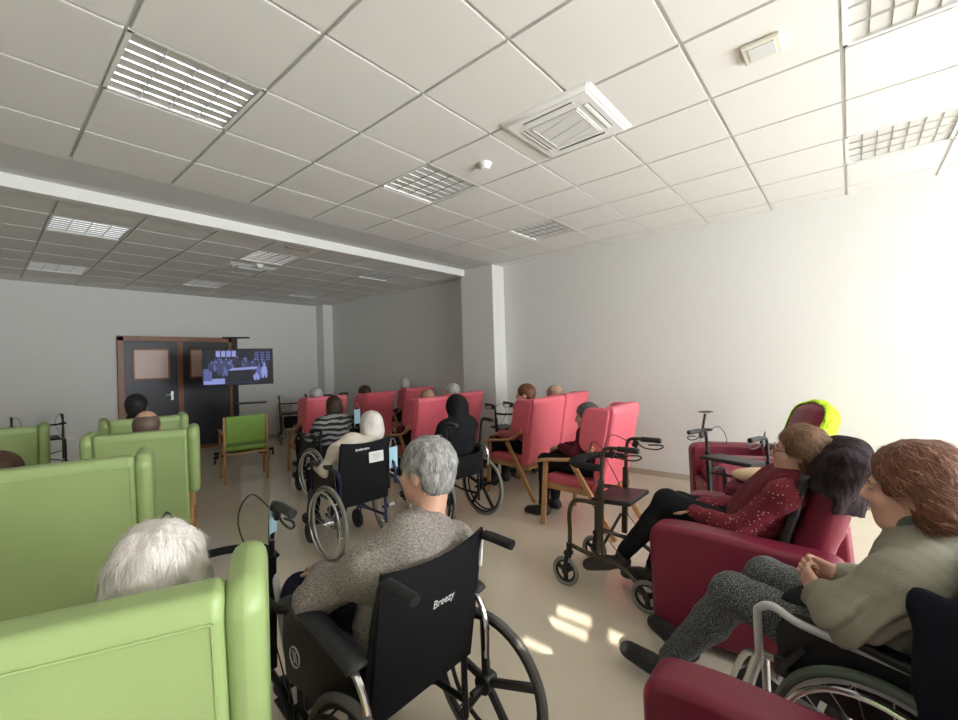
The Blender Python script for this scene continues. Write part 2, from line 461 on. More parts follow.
def person(label, loc, hd, J, top, bottom, shoes, hair=None, hairmat=None, skin=SKIN, vox=.012, face=False, fat=1., group=None,
           topname='sweater', sleeve=0., folds=(.0, 60), hairw=(.0, 90), w=1., hairvox=None, botname='trousers', legw=1., topsdf=None, handsize=.95, hstr=None, fng=None, clo=None):
    t = thing('person', label, 'person', loc, hd, group)
    s = SDF(); torso(s, J, -.004, fat * .97); arms(s, J, -.003, w=w); legs(s, J, -.003, legw); feet(s, J, -.003)
    for q, sd in (('L', 1), ('R', -1)): hand(s, J['w' + q], J['f' + q], J['n' + q], sd if not J.get('flip') else -sd, J['curl'], vox, size=handsize)
    head_sdf(s, J, face)
    s.mesh('body', vox, skin, t, 1)
    cv = clo or max(vox, .009)
    s = SDF(); torso(s, J, .011, fat); arms(s, J, .011, .012 + sleeve, w); s.cap(J['nk'] + V(0, 0, -.04), J['nk'] + V(0, .004, .012), .068, .064, k=.03)
    if topsdf: topsdf(s)
    if folds[0]: s.all(wob(folds[0], folds[1]))
    s.mesh(topname, cv, top, t, 1)
    s = SDF(); legs(s, J, .010, legw, -.03)
    s.ell(J['pel'], (.17 * fat, .125, .10), k=.05, g=.006)
    if folds[0]: s.all(wob(folds[0] * .6, folds[1]))
    s.mesh(botname, cv, bottom, t, 1)
    for q in 'LR':
        s = SDF(); feet(s, J, .006, q=q); s.mesh('shoe', cv, shoes, t, 1)
    if hair:
        s = hair_sdf(SDF(), J, hair)
        if hairw[0]: s.all(wob(*hairw))
        hm = s.mesh('hair', hairvox or max(.007, vox * .8), hairmat, t, 1)
        if hstr: strands(hm, J, **hstr, parent=t)
    return t

# ------------------------------------------------------------------ furniture
YZX = Matrix(((0, 0, 1, 0), (1, 0, 0, 0), (0, 1, 0, 0), (0, 0, 0, 1)))    # poly x -> Y, poly y -> Z, depth -> X
def rpoly(pts, rad, n=4):
    """polygon with rounded corners"""
    out = []; N = len(pts)
    for i in range(N):
        p0, p1, p2 = np.array(pts[i - 1], float), np.array(pts[i], float), np.array(pts[(i + 1) % N], float)
        r = rad[i] if hasattr(rad, '__len__') else rad
        a, b = nrm(p0 - p1), nrm(p2 - p1); r = min(r, .45 * np.linalg.norm(p0 - p1), .45 * np.linalg.norm(p2 - p1))
        A, B = p1 + a * r, p1 + b * r
        for k in range(n + 1):
            u = k / n; out.append(tuple((1 - u) ** 2 * A + 2 * u * (1 - u) * p1 + u * u * B))
    return out
def YZ(x): return Matrix.Translation((x, 0, 0)) @ YZX

def armchair(label, loc, hd, M, green=False, group=None):
    t = thing('armchair', label, 'armchair', loc, hd, group)
    up = .0; ax = -.05 if green else 0.; hw = .252 if green else .29
    back = rpoly([(-.155, .36), (-.255, .36), (-.385, 1.04), (-.375, 1.08), (-.29, 1.085), (-.245, 1.0)], [.032, .035, .05, .04, .04, .06])
    MB().prism(back, hw * 2, YZ(0), .022, 3).build('backrest', M, t)
    pip = MB()
    for x in (-hw + .018, hw - .018): pip.tube([(x, -.2545, .38), (x, -.3835, 1.03)], .0035, 6)
    pip.tube([(-hw + .018, -.3835, 1.03), (hw - .018, -.3835, 1.03)], .0035, 6); pip.build('piping', M, t)
    for s in (-1, 1):
        if green:
            wing = rpoly([(-.385, 1.04), (-.35, 1.085), (-.20, 1.105), (-.09, 1.06), (-.07, .90), (-.12, .62), (-.29, .60)], [.045, .05, .09, .09, .10, .05, .045], 5)
            MB().prism(wing, .072, YZ(s * .284), .034, 4).build('wing', M, t)
        else:
            wing = rpoly([(-.35, 1.07), (-.13, 1.075), (-.075, .97), (-.05, .76), (-.09, .69), (-.28, .69)], [.038, .05, .08, .05, .05, .038], 5)
            MB().prism(wing, .066, YZ(s * .268), .024, 4).build('wing', M, t)
    MB().box((0, .055, .385), (.50, .52, .12), None, .04, 4).build('seat', M, t)
    fr = MB()
    for s in (-1, 1): fr.beam((s * .272, .28, .355), (s * .272, -.28, .335), .028, .05)
    fr.beam((-.272, .285, .35), (.272, .285, .35), .05, .028); fr.beam((-.272, -.25, .335), (.272, -.25, .335), .05, .028); fr.build('seat_frame', OAK, t)
    for s in (-1, 1):
        MB().beam((s * (.306 + ax), .265, .575), (s * (.31 + ax), .31, 0), .030, .046, .008).build('leg', OAK, t)
        MB().beam((s * (.306 + ax), .01, .60), (s * (.31 + ax), -.36, 0), .030, .046, .008).build('leg', OAK, t)
        MB().tube(cr([(s * .312, .365, .568), (s * .312, .26, .592), (s * .312, .06, .612), (s * .312, -.07, .640), (s * .308, -.16, .700), (s * .304, -.20, .745)]), .034, 10, flat=.45).build('armrest', OAK, t).location.x = s * ax
    return t

def wheel(name, parent, c, r, kind, side, tyre, rimmat):
    """wheel in the YZ plane"""
    w = MB().torus(c, (1, 0, 0), r - .014, .0145, 48, 8).build(name, tyre, parent)
    ax = V(1, 0, 0)
    m = MB()
    m.torus(c, ax, r - .034, .011, 48, 6, flat=.9)
    if kind == 'spoke':
        for k in range(20):
            a = 2 * math.pi * k / 20; q = (1 if k % 2 else -1) * .022
            b = a + (.35 if (k // 2) % 2 else -.35)
            m.cyl(V(c[0] + q, c[1] + .022 * math.cos(b), c[2] + .022 * math.sin(b)), V(c[0], c[1] + (r - .04) * math.cos(a), c[2] + (r - .04) * math.sin(a)), .0016, n=4)
        m.cyl(V(*c) - ax * .03, V(*c) + ax * .03, .022, n=16)
        m.build('rim', rimmat, w)
    else:
        for k in range(5):
            a = 2 * math.pi * k / 5 + .3; d = V(0, math.cos(a), math.sin(a)); p = V(0, -math.sin(a), math.cos(a))
            m.beam(V(*c) + d * .02, V(*c) + d * (r - .035), .022, .030, .006, up=tuple(p))
        m.cyl(V(*c) - ax * .028, V(*c) + ax * .028, .035, n=20)
        m.build('rim', rimmat, w)
    h = MB().torus(V(*c) + ax * side * .038, ax, r - .045, .009, 48, 8)
    for k in range(6):
        a = 2 * math.pi * k / 6 + .2; d = V(0, math.cos(a), math.sin(a))
        h.cyl(V(*c) + d * (r - .036), V(*c) + d * (r - .045) + ax * side * .038, .004, n=6)
    h.build('hand_rim', CHROME if kind == 'spoke' else BLACKMETAL, w)
    hub = MB().cyl(V(*c) + ax * side * .02, V(*c) + ax * side * .05, .018, .012, 14).build('hub_cap', CHROME if kind == 'spoke' else BLACK, w)
    return w

def wheelchair(label, loc, hd, kind='spoke', fm=BLACKMETAL, tyre=RUBBER, back=BLACKFAB, sling_z=(.42, .90), guard=True, arm='pad', group=None, hz=.90, rwheel=.285, handle=True, rec=.06, big=False, ay=-.14):
    t = thing('wheelchair', label, 'wheelchair', loc, hd, group)
    rim = ALU if kind == 'spoke' else BLACK
    for s in (-1, 1): wheel('wheel', t, (s * .285, ay, rwheel), rwheel, kind, s, tyre, rim)
    for s in (-1, 1):
        cw = MB().torus((s * .225, .31, .085), (1, 0, 0), .07, .016, 28, 8).build('caster', DKRUBBER, t)
        MB().lathe((s * .225 - .012, .31, .085), (1, 0, 0), [(.058, 0), (.05, .006), (.02, .008), (.02, .016), (.05, .018), (.058, .024)], 20).build('caster_hub', BLACK, cw)
        f = MB()
        for q in (-1, 1): f.beam((s * .225 + q * .026, .31, .085), (s * .225 + q * .02, .275, .19), .005, .022, .002)
        f.box((s * .225, .27, .195), (.05, .03, .015), None, .004); f.cyl((s * .225, .268, .19), (s * .225, .268, .27), .013); f.build('caster_fork', fm, cw)
    fr = MB()
    for s in (-1, 1):
        x = s * .215
        fr.tube(cr([(x, -.225 + rec, .16), (x, -.225 + rec, .42), (x, -.225 + rec * .4, .70), (x, -.232, hz - .02)], 4), .0125, 10)
        fr.tube(cr([(x, -.225 + rec, .47), (x, .1, .47), (x, .24, .468), (x, .29, .44), (x * .95, .33, .34), (x * .9, .38, .20)], 5), .0125, 10)
        fr.tube([(x, -.225 + rec, .22), (x, .1, .22), (x, .27, .25)], .0125, 10); fr.tube([(x, .26, .24), (x, .262, .46)], .0125, 10)
        fr.cyl((s * .20, ay, rwheel), (s * .27, ay, rwheel), .011)
    fr.beam((-.205, .02, .45), (.205, .02, .22), .03, .012); fr.beam((.205, .04, .45), (-.205, .04, .22), .03, .012)
    fr.build('frame', fm, t)
    # back sling and seat sling, sagging sheets
    def sheet(name, fn, n=10, m=10, th=.012):
        vs = []; 
        for side in (0, 1):
            for i in range(n + 1):
                for j in range(m + 1): vs.append(fn(i / n * 2 - 1, j / m, side * th))
        fs = []; K = (n + 1) * (m + 1)
        for i in range(n):
            for j in range(m):
                a = i * (m + 1) + j; q = (a, a + 1, a + m + 2, a + m + 1); fs.append(q); fs.append(tuple(K + x for x in q[::-1]))
        for i in range(n):
            for j in (0, m): a = i * (m + 1) + j; b = a + m + 1; fs.append((a, b, K + b, K + a))
        for j in range(m):
            for i in (0, n): a = i * (m + 1) + j; fs.append((a, a + 1, K + a + 1, K + a))
        return MB().raw(vs, fs).build(name, back, t)
    z0, z1 = sling_z
    sheet('back_sling', lambda u, v, d: (u * .222, -.245 + rec * (1 - v) - .035 * (1 - u * u) * math.sin(v * 2.6) + d - .006, z0 + (z1 - z0) * v - .022 * (1 - u * u) * v))
    MB().box((0, .02, .495), (.40, .42, .05), None, .02, 3).build('seat', back, t)
    for s in (-1, 1):
        if handle:
            g = MB().tube(cr([(s * .215, -.232, hz - .03), (s * .215, -.238, hz), (s * .215, -.262, hz + .018), (s * .215, -.30, hz + .018), (s * .215, -.37, hz + .012)], 5), .0125, 10).build('push_handle', fm, t)
            MB().tube(cr([(s * .215, -.265, hz + .018), (s * .215, -.30, hz + .018), (s * .215, -.375, hz + .012), (s * .215, -.385, hz + .011)], 3), [.0175] * 9 + [.012], 12).build('grip', BLACKVINYL, g)
        if arm == 'pad':
            k = .285 if s < 0 else .232
            if big: MB().tube(cr([(s * k, -.215, .635), (s * k, -.19, .65), (s * (k - .002), -.04, .685), (s * (k - .01), .12, .70), (s * (k - .01), .21, .68), (s * (k - .015), .25, .64)], 4), [.022] + [.036] * 19 + [.022], 12, flat=.6).build('armrest', BLACKVINYL, t)
            else: MB().box((s * .25, .03, .70), (.055, .30, .035), None, .015, 3).build('armrest', BLACKVINYL, t)
            if big: MB().tube(cr([(s * (k - .01), -.25, .42), (s * (k - .005), -.245, .54), (s * k, -.20, .62), (s * k, -.10, .65)], 5), .011, 8).build('armrest_tube', CHROME, t)
            else: MB().tube(cr([(s * .25, -.27, .50), (s * .25, -.265, .62), (s * .25, -.21, .682), (s * .25, .10, .685), (s * .25, .19, .66), (s * .25, .20, .48)], 5), .011, 8).build('armrest_tube', CHROME if kind == 'mag' else fm, t)
        if guard:
            gp = rpoly([(-.20, .44), (.20, .44), (.21, .60), (.16, .675), (-.17, .675)], [.02, .03, .06, .04, .06])
            if big: gp = rpoly([(-.17, .50), (.05, .38), (.30, .36), (.33, .55), (.24, .665), (-.14, .675)], [.03, .08, .03, .08, .06, .04])
            MB().prism(gp, .008, YZ(s * .242), .002).build('side_guard', BLACK, t)
        MB().tube(cr([(s * .205, .27, .44), (s * .20, .34, .42), (s * .19, .41, .26), (s * .18, .45, .12)], 4), .011, 8).build('leg_rest', fm, t)
        fp = MB().box((s * .105, .50, .105), (.15, .13, .014), (R(12), 0, 0), .005); fp.build('foot_plate', BLACK, t)
    return t

def recliner(label, loc, hd, group=None, lean=15, oy=-.17, headr=.30, ext=0.):
    t = thing('recliner', label, 'recliner armchair', loc, hd, group)
    for s in (-1, 1):
        q = rpoly([(-.40, .05), (.45, .05), (.46, .615), (.30, .635), (-.36, .615)], [.045, .045, .085, .1, .08], 6)
        MB().prism(q, .155, YZ(s * .325), .03, 4).build('armrest', BURG, t)
    MB().box((0, .06, .36), (.485, .68, .16), (R(3), 0, 0), .05, 4).build('seat', BURG, t)
    MB().box((0, .405, .20), (.485, .07, .28), (R(-6), 0, 0), .03, 3).build('footrest', BURG, t)
    a = R(lean); s = SDF(); up = V(0, -math.sin(a), math.cos(a)); fw = V(0, math.cos(a), math.sin(a)); A = np.array([V(1, 0, 0), fw, up]); o = V(0, oy, .325)
    s.rbox(o + up * .34, (.245, .075, .34), A, .07, .03); s.rbox(o + up * .52, (.235, .085, .22), A, .085, .02)
    s.ell(o + up * .62, (.225, .085, .17), A, .04); s.cap(o + up * .30 + fw * .05 + V(-.16, 0, 0), o + up * .30 + fw * .05 + V(.16, 0, 0), .05, k=.04)
    for zz in (.50,): s.cap(o + up * zz + fw * .10 + V(-.26, 0, 0), o + up * zz + fw * .10 + V(.26, 0, 0), .012, k=.02, op='s')
    s.mesh('backrest', .014, BURG, t, 2)
    MB().box((0, 0, .045), (.60, .74, .09), None, .01).build('base', BLACK, t)
    return t, (o, up, fw, A)

def rollator(label, loc, hd, fm=BLACKMETAL, group=None, hz=.92, wr=.095, seat=True, band=True, basket=False, hw=.255, fy=.35, bz=.79, sf=None, br=.034, sz=.585):
    t = thing('rollator', label, 'walker', loc, hd, group)
    for s in (-1, 1):
        for y, nm in ((fy, 'front'), (-.28, 'rear')):
            w = MB().torus((s * (hw + .015), y, wr), (1, 0, 0), wr - .014, .014, 30, 8).build('wheel', RUBBER, t)
            m = MB().torus((s * (hw + .015), y, wr), (1, 0, 0), wr - .03, .009, 28, 6)
            for k in range(3):
                a = 2 * math.pi * k / 3 + .5; d = V(0, math.cos(a), math.sin(a)); p = V(0, -math.sin(a), math.cos(a))
                m.beam(V(s * (hw + .015), y, wr), V(s * (hw + .015), y, wr) + d * (wr - .03), .012, .030, .004, up=tuple(p))
            m.cyl((s * (hw + .015) - .018, y, wr), (s * (hw + .015) + .018, y, wr), .02, n=14); m.build('hub', BLACK, w)
        f = MB(); x = s * (hw + .015)
        for q in (-1, 1): f.beam((x + q * .024, fy, wr), (x + q * .02, fy - .025, wr + .12), .006, .028, .003)
        f.box((x, fy - .025, wr + .125), (.052, .05, .03), None, .008); f.cyl((x, fy - .028, wr + .12), (x, fy - .028, wr + .19), .016); f.build('fork', BLACK, t)
        fr = MB(); x = s * hw
        fr.box((x, .0, .50), (.030, .036, .46), (R(3), 0, 0), .006)
        fr.tube(cr([(x, .01, .57), (x, fy * .46, .575), (x, fy * .74, .555), (x, fy * .87, .48), (x, fy - .032, .36), (x, fy - .028, .24)], 5), .0145, 10)
        fr.tube(cr([(x, fy - .028, .27), (x, fy * .5, .25), (x, .02, .24), (x, -.08, .23), (x, -.18, .18), (x, -.26, .10)], 5), .0145, 10)
        fr.build('side_frame', sf or fm, t)
        h = MB().tube(cr([(x, -.012, .70), (x, -.02, hz - .10), (x, -.035, hz - .02), (x, -.08, hz), (x, -.16, hz), (x, -.22, hz)], 5), .012, 10).build('handle', fm, t)
        MB().tube([(x, -.12, hz), (x, -.125, hz), (x, -.25, hz), (x, -.255, hz)], [.012, .018, .018, .013], 12).build('grip', BLACK, h)
        MB().tube(cr([(x, -.09, hz - .02), (x, -.14, hz - .055), (x, -.22, hz - .06), (x, -.26, hz - .045), (x, -.265, hz - .032), (x, -.24, hz - .028), (x, -.17, hz - .035)], 5), .005, 6).build('brake_lever', BLACK, h)
        MB().box((x, -.085, hz - .035), (.024, .04, .05), (R(20), 0, 0), .008).build('brake_housing', BLACK, h)
        MB().tube(cr([(x, -.07, hz - .04), (x - s * .05, .06, hz + .02), (x - s * .09, .10, hz - .10), (x - s * .03, .03, .62), (x, -.02, .4), (x, -.20, .22)], 5), .003, 5).build('brake_cable', BLACK, t)
    cb = MB(); cb.beam((-hw, .02, .40), (hw, .02, .25), .02, .012); cb.beam((hw, .03, .40), (-hw, .03, .25), .02, .012); cb.tube([(-hw, .01, .56), (hw, .01, .56)], .011, 8); cb.build('cross_brace', fm, t)
    if seat: MB().box((0, -.05, sz), (hw * 1.72, .26, .03), (R(-4), 0, 0), .012, 3).build('seat', BLACKVINYL, t)
    if band: MB().tube(cr([(-hw, -.01, bz), (-hw * .98, .12, bz), (-hw * .55, .20, bz), (0, .22, bz), (hw * .55, .20, bz), (hw * .98, .12, bz), (hw, -.01, bz)], 6), br, 10, flat=.35).build('back_strap', BLACKFAB, t)
    if basket:
        MB().box((0, .13, .42), (.40, .22, .22), None, .03, 3).build('bag', BLACKFAB, t)
    return t
# ------------------------------------------------------------------ camera
cam = bpy.data.cameras.new('camera'); cam.sensor_width = 36; cam.lens = 36 * 433.98 / 958; cam.clip_start = .02
co = bpy.data.objects.new('camera', cam); COL.objects.link(co); scene.camera = co
_y, _p, _r = .863404, .007351, -.030307
_f = V(math.cos(_p) * math.sin(_y), math.cos(_p) * math.cos(_y), math.sin(_p)); _rt = V(math.cos(_y), -math.sin(_y), 0); _u = np.cross(_rt, _f)
_R = math.cos(_r) * _rt + math.sin(_r) * _u; _U = -math.sin(_r) * _rt + math.cos(_r) * _u
co.matrix_world = Matrix(((_R[0], _U[0], -_f[0], 0), (_R[1], _U[1], -_f[1], 0), (_R[2], _U[2], -_f[2], CAM_H), (0, 0, 0, 1)))

# ------------------------------------------------------------------ room
XL, XR, YB, YF, ZC, ZF = -2.5, 5.54, -4.2, 9.55, 3.003, 2.935
fm = mat('floor_vinyl', (.68, .605, .475), .13, var=(2.2, (.65, .575, .45), .35, .65), spec=.55)
struct(MB().box(((XL + XR) / 2, (YB + YF) / 2, -.05), (XR - XL + .4, YF - YB + .4, .1)).build('floor', fm))
struct(MB().box((XR + .06, (YB + YF) / 2, 1.55), (.12, YF - YB + .24, 3.1)).build('wall_right', WALL))
struct(MB().box(((XL + XR) / 2, YF + .06, 1.55), (XR - XL, .12, 3.1)).build('wall_far', WALL))
# left wall; its high slots are added, shaped to cast the floor sun patches
wl = MB(); SY0, SY1 = -1.42, -.74
wl.box((XL - .06, (YB + SY0) / 2, 1.55), (.12, SY0 - YB, 3.1)); wl.box((XL - .06, (SY1 + YF) / 2, 1.55), (.12, YF - SY1, 3.1))
wl.box((XL - .06, (SY0 + SY1) / 2, 1.22), (.12, SY1 - SY0, 2.44)); wl.box((XL - .06, (SY0 + SY1) / 2, 2.95), (.12, SY1 - SY0, .30))
HOLES = [(-1.16, -.92, 2.625, 2.675), (-1.18, -.96, 2.69, 2.75), (-.98, -.79, 2.50, 2.535), (-1.37, -1.28, 2.665, 2.725)]
_ys = sorted({SY0, SY1} | {h[k] for h in HOLES for k in (0, 1)}); _zs = sorted({2.44, 2.80} | {h[k] for h in HOLES for k in (2, 3)})
for _a, _b in zip(_ys, _ys[1:]):
    for _c, _d in zip(_zs, _zs[1:]):
        if not any(h[0] < (_a + _b) / 2 < h[1] and h[2] < (_c + _d) / 2 < h[3] for h in HOLES): wl.box((XL - .06, (_a + _b) / 2, (_c + _d) / 2), (.012, _b - _a, _d - _c))
struct(wl.build('wall_left', WALL))
# back wall (behind the camera) with four windows
WX = [(1.0, 2.7), (3.0, 4.7)]; WZ0, WZ1 = .12, 2.35
wb = MB(); wb.box(((XL + XR) / 2, YB - .06, WZ0 / 2), (XR - XL, .12, WZ0)); wb.box(((XL + XR) / 2, YB - .06, (WZ1 + 3.1) / 2), (XR - XL, .12, 3.1 - WZ1))
xs = [XL] + [x for w in WX for x in w] + [XR]
for i in range(0, len(xs), 2): wb.box(((xs[i] + xs[i + 1]) / 2, YB - .06, (WZ0 + WZ1) / 2), (xs[i + 1] - xs[i], .12, WZ1 - WZ0))
struct(wb.build('wall_back', WALL))
struct(MB().box((.6, -6.6, 3), (.2, 4.5, 6)).build('sun_block_wall', WALL))  # unseen wall added outside to keep direct sun out of the windows
for i, (a, b) in enumerate(WX):
    w = MB(); c = (a + b) / 2
    for x in (a + .03, c, b - .03): w.box((x, YB - .05, (WZ0 + WZ1) / 2), (.06, .06, WZ1 - WZ0))
    for z in (WZ0 + .03, WZ1 - .03): w.box((c, YB - .05, z), (b - a, .05, .06))
    struct(w.build('window_%d' % (i + 1), WHITEP))
    L = bpy.data.lights.new('window_daylight', 'AREA'); L.shape = 'RECTANGLE'; L.size = b - a; L.size_y = WZ1 - WZ0
    try: L.cycles.is_portal = True
    except Exception: pass
    lo = bpy.data.objects.new('window_daylight', L); COL.objects.link(lo); lo.location = (c, YB - .13, (WZ0 + WZ1) / 2); lo.rotation_euler = (R(90), 0, 0)
# skirting
SK = mat('skirting', (.46, .40, .32), .35)
struct(MB().box((XR - .006, (YB + 4.2) / 2, .035), (.012, 4.2 - YB, .07)).build('baseboard_right', SK))
struct(MB().box((XR - .006, 7.05, .035), (.012, 4.3, .07)).build('baseboard_far_right', SK))
struct(MB().box(((XL + 1.62) / 2, YF - .006, .035), (1.62 - XL, .012, .07)).build('baseboard_far', SK))
struct(MB().box(((3.45 + 5.3) / 2, YF - .006, .035), (5.3 - 3.45, .012, .07)).build('baseboard_far_side', SK))
# pillars and beam
struct(MB().box((5.40, 4.50, 1.5), (.30, .66, 3.0)).build('pillar_side', WALL))
struct(MB().box((5.42, 9.40, 1.47), (.24, .32, 2.93)).build('pillar_corner', WALL))
struct(MB().box(((XL + 5.25) / 2, 4.80, 2.965), (5.25 - XL, .10, .13)).build('beam', WALL))
struct(MB().box(((XL + XR) / 2, 4.45, 3.04), (XR - XL, .62, .075)).build('ceiling_margin', mat('plasterboard', (.60, .60, .59), .8)))

# suspended ceiling: dropped tiles between recessed bars
def ceiling(name, x0, x1, y0, y1, gx, gy, z, skip):
    m = MB(); m.box(((x0 + x1) / 2, (y0 + y1) / 2, z + .05), (x1 - x0, y1 - y0, .07), mi=1)   # bars
    g = .011
    i0, i1 = math.floor((x0 - gx) / .6), math.ceil((x1 - gx) / .6); j0, j1 = math.floor((y0 - gy) / .6), math.ceil((y1 - gy) / .6)
    for i in range(i0, i1):
        for j in range(j0, j1):
            if (i, j) in skip: continue
            a, b = max(gx + .6 * i + g, x0), min(gx + .6 * (i + 1) - g, x1); c, d = max(gy + .6 * j + g, y0), min(gy + .6 * (j + 1) - g, y1)
            if b - a < .02 or d - c < .02: continue
            m.box(((a + b) / 2, (c + d) / 2, z + .008), (b - a, d - c, .016), mi=0)
    return struct(m.build(name, [CEIL, TBAR], flat=True))
GX, GY = .47, 4.187 - 9.6
cell = lambda i, j: (i, 16 - j - 1)       # j counted from the beam towards the camera
NEAR = [(0, 2), (3, 2), (6, 2), (6, 7), (3, 7)]
ceiling('ceiling_near', XL, XR, YB, 4.15, GX, GY, 3.0, {cell(*c) for c in NEAR})
FGX, FGY = .485, 4.85
FAR = [(0, 1), (0, 5), (3, 1), (3, 5), (6, 1), (6, 5)]
ceiling('ceiling_far', XL, XR, 4.85, YF, FGX, FGY, ZF, set(FAR))

LOUV = mat('louvre_metal', (.66, .67, .68), .32, .85)
REFL = mat('reflector', (.10, .10, .11), .35, .3)
def louvre(label, cx, cy, z, nx=4, ny=7):
    t = thing('ceiling_light', label, 'ceiling light', (cx, cy, z), 0, 'square louvred ceiling lights')
    f = MB()
    for s in (-1, 1): f.box((s * .289, 0, .012), (.020, .599, .022)); f.box((0, s * .289, .012), (.599, .020, .022))
    f.build('frame', WHITEP, t)
    h = MB(); h.box((0, 0, .085), (.575, .575, .006))
    for s in (-1, 1): h.box((s * .284, 0, .05), (.006, .575, .075)); h.box((0, s * .284, .05), (.575, .006, .075))
    h.build('housing', REFL, t)
    
    l = MB()
    for k in range(1, nx):      # parabolic dividers: V section
        x = -.278 + .556 * k / nx
        l.raw([(x - .026, -.278, .05), (x, -.278, .006), (x + .026, -.278, .05), (x - .026, .278, .05), (x, .278, .006), (x + .026, .278, .05)], [(0, 1, 4, 3), (1, 2, 5, 4), (0, 3, 5, 2)])
    for k in range(1, ny):
        y = -.278 + .556 * k / ny
        l.raw([(-.278, y - .014, .048), (-.278, y, .008), (-.278, y + .014, .048), (.278, y - .014, .048), (.278, y, .008), (.278, y + .014, .048)], [(0, 1, 4, 3), (1, 2, 5, 4), (0, 3, 5, 2)])
    l.build('louvre', LOUV, t, flat=True)
    return t
ln = {(0, 2): 'large louvred ceiling light at upper left, nearest the beam on the left', (3, 2): 'louvred ceiling light beside the smoke detector before the beam',
      (6, 2): 'louvred ceiling light near the right wall and white pillar', (6, 7): 'bright louvred ceiling light low at the right edge by the wall', (3, 7): 'louvred ceiling light cut by the top right corner of the picture'}
for (i, j) in NEAR: louvre(ln[(i, j)], GX + .6 * i + .3, 4.187 - .6 * j - .3, 3.0)
fn = {(0, 1): 'louvred light beyond the beam, leftmost of the row next to it', (0, 5): 'louvred light by the far wall, leftmost of the last row', (3, 1): 'louvred light beyond the beam, beside the small tan vent',
      (3, 5): 'louvred light by the far wall, above the wooden door', (6, 1): 'dim louvred light beyond the beam, nearest the right wall', (6, 5): 'dim louvred light in the far right corner of the ceiling'}
for (i, j) in FAR: louvre(fn[(i, j)], FGX + .6 * i + .3, FGY + .6 * j + .3, ZF)

# ceiling cassette air conditioner
def cassette(label, cx, cy, z, s=.66, far=False):
    t = thing('air_conditioner', label, 'air conditioner', (cx, cy, z), 0)
    b = bmesh.new(); bmesh.ops.create_cube(b, size=1)
    for v in b.verts:
        k = 1 if v.co.z > 0 else .86
        v.co = Vector((v.co.x * s * k, v.co.y * s * k, v.co.z * .030))
    bmesh.ops.bevel(b, geom=b.edges[:], offset=.010, segments=2, affect='EDGES')
    MB().bm(b, Matrix.Translation((0, 0, -.008))).build('vent_panel', WHITEP, t)
    MB().box((0, 0, -.026), (.34, .34, .010), None, .004).build('grille', mat('ac_grille', (.66, .66, .65), .5), t)
    g = MB()
    for k in range(3): g.beam((-.15 + k * .11, -.15, -.0325), (-.07 + k * .11, .15, -.0325), .004, .003, .001)
    for sx in (-1, 1): g.box((sx * .155, 0, -.0325), (.004, .31, .003)); g.box((0, sx * .155, -.0325), (.31, .004, .003))
    g.build('grille_ribs', WHITEP, t)
    for a in range(4):
        Rm = Matrix.Rotation(R(90 * a), 3, 'Z'); c = Rm @ Vector((0, .225, -.022))
        MB().box(c, (.34, .034, .006), Rm, .002).build('air_slot', BLACK, t)
        MB().box(c + Vector((0, 0, -.006)), (.35, .024, .005), Rm @ Matrix.Rotation(R(12), 3, 'X'), .002).build('flap', WHITEP, t)
    return t
cassette('white ceiling air conditioner cassette with four slots, near the camera', 2.53, 1.36, 3.0)
cassette('white ceiling air conditioner cassette beyond the beam, far off', FGX + 2.1, FGY + 2.1 - .37, ZF)
def detector(label, x, y, z):
    t = thing('smoke_detector', label, 'smoke detector', (x, y, z))
    MB().lathe((0, 0, 0), (0, 0, -1), [(.052, 0), (.052, .014), (.046, .02)], 24).build('base', WHITEP, t)
    MB().lathe((0, 0, -.02), (0, 0, -1), [(.040, 0), (.040, .016), (.034, .026), (.012, .03)], 24).build('sensor_head', WHITEP, t)
detector('small white smoke detector left of the near air conditioner', 2.57, 2.08, 3.0)
detector('small white smoke detector beyond the beam above the television', 2.62, 6.2, ZF)
t = thing('emergency_light', 'square cream emergency light on the ceiling at upper right', 'emergency light', (2.57, .29, 3.0))
MB().box((0, 0, -.012), (.165, .165, .018), None, .008, 3).build('frame', CREAMP, t)
MB().box((0, 0, -.021), (.115, .115, .008), None, .004, 3).build('diffuser', mat('grey_diffuser', (.62, .63, .62), .3), t)
t = thing('ceiling_vent', 'small tan slot vent in the ceiling behind the beam', 'vent', (2.6, 5.06, ZF))
MB().box((0, 0, -.006), (.30, .05, .014), None, .003).build('frame', mat('tan_plastic', (.36, .31, .24), .5), t)

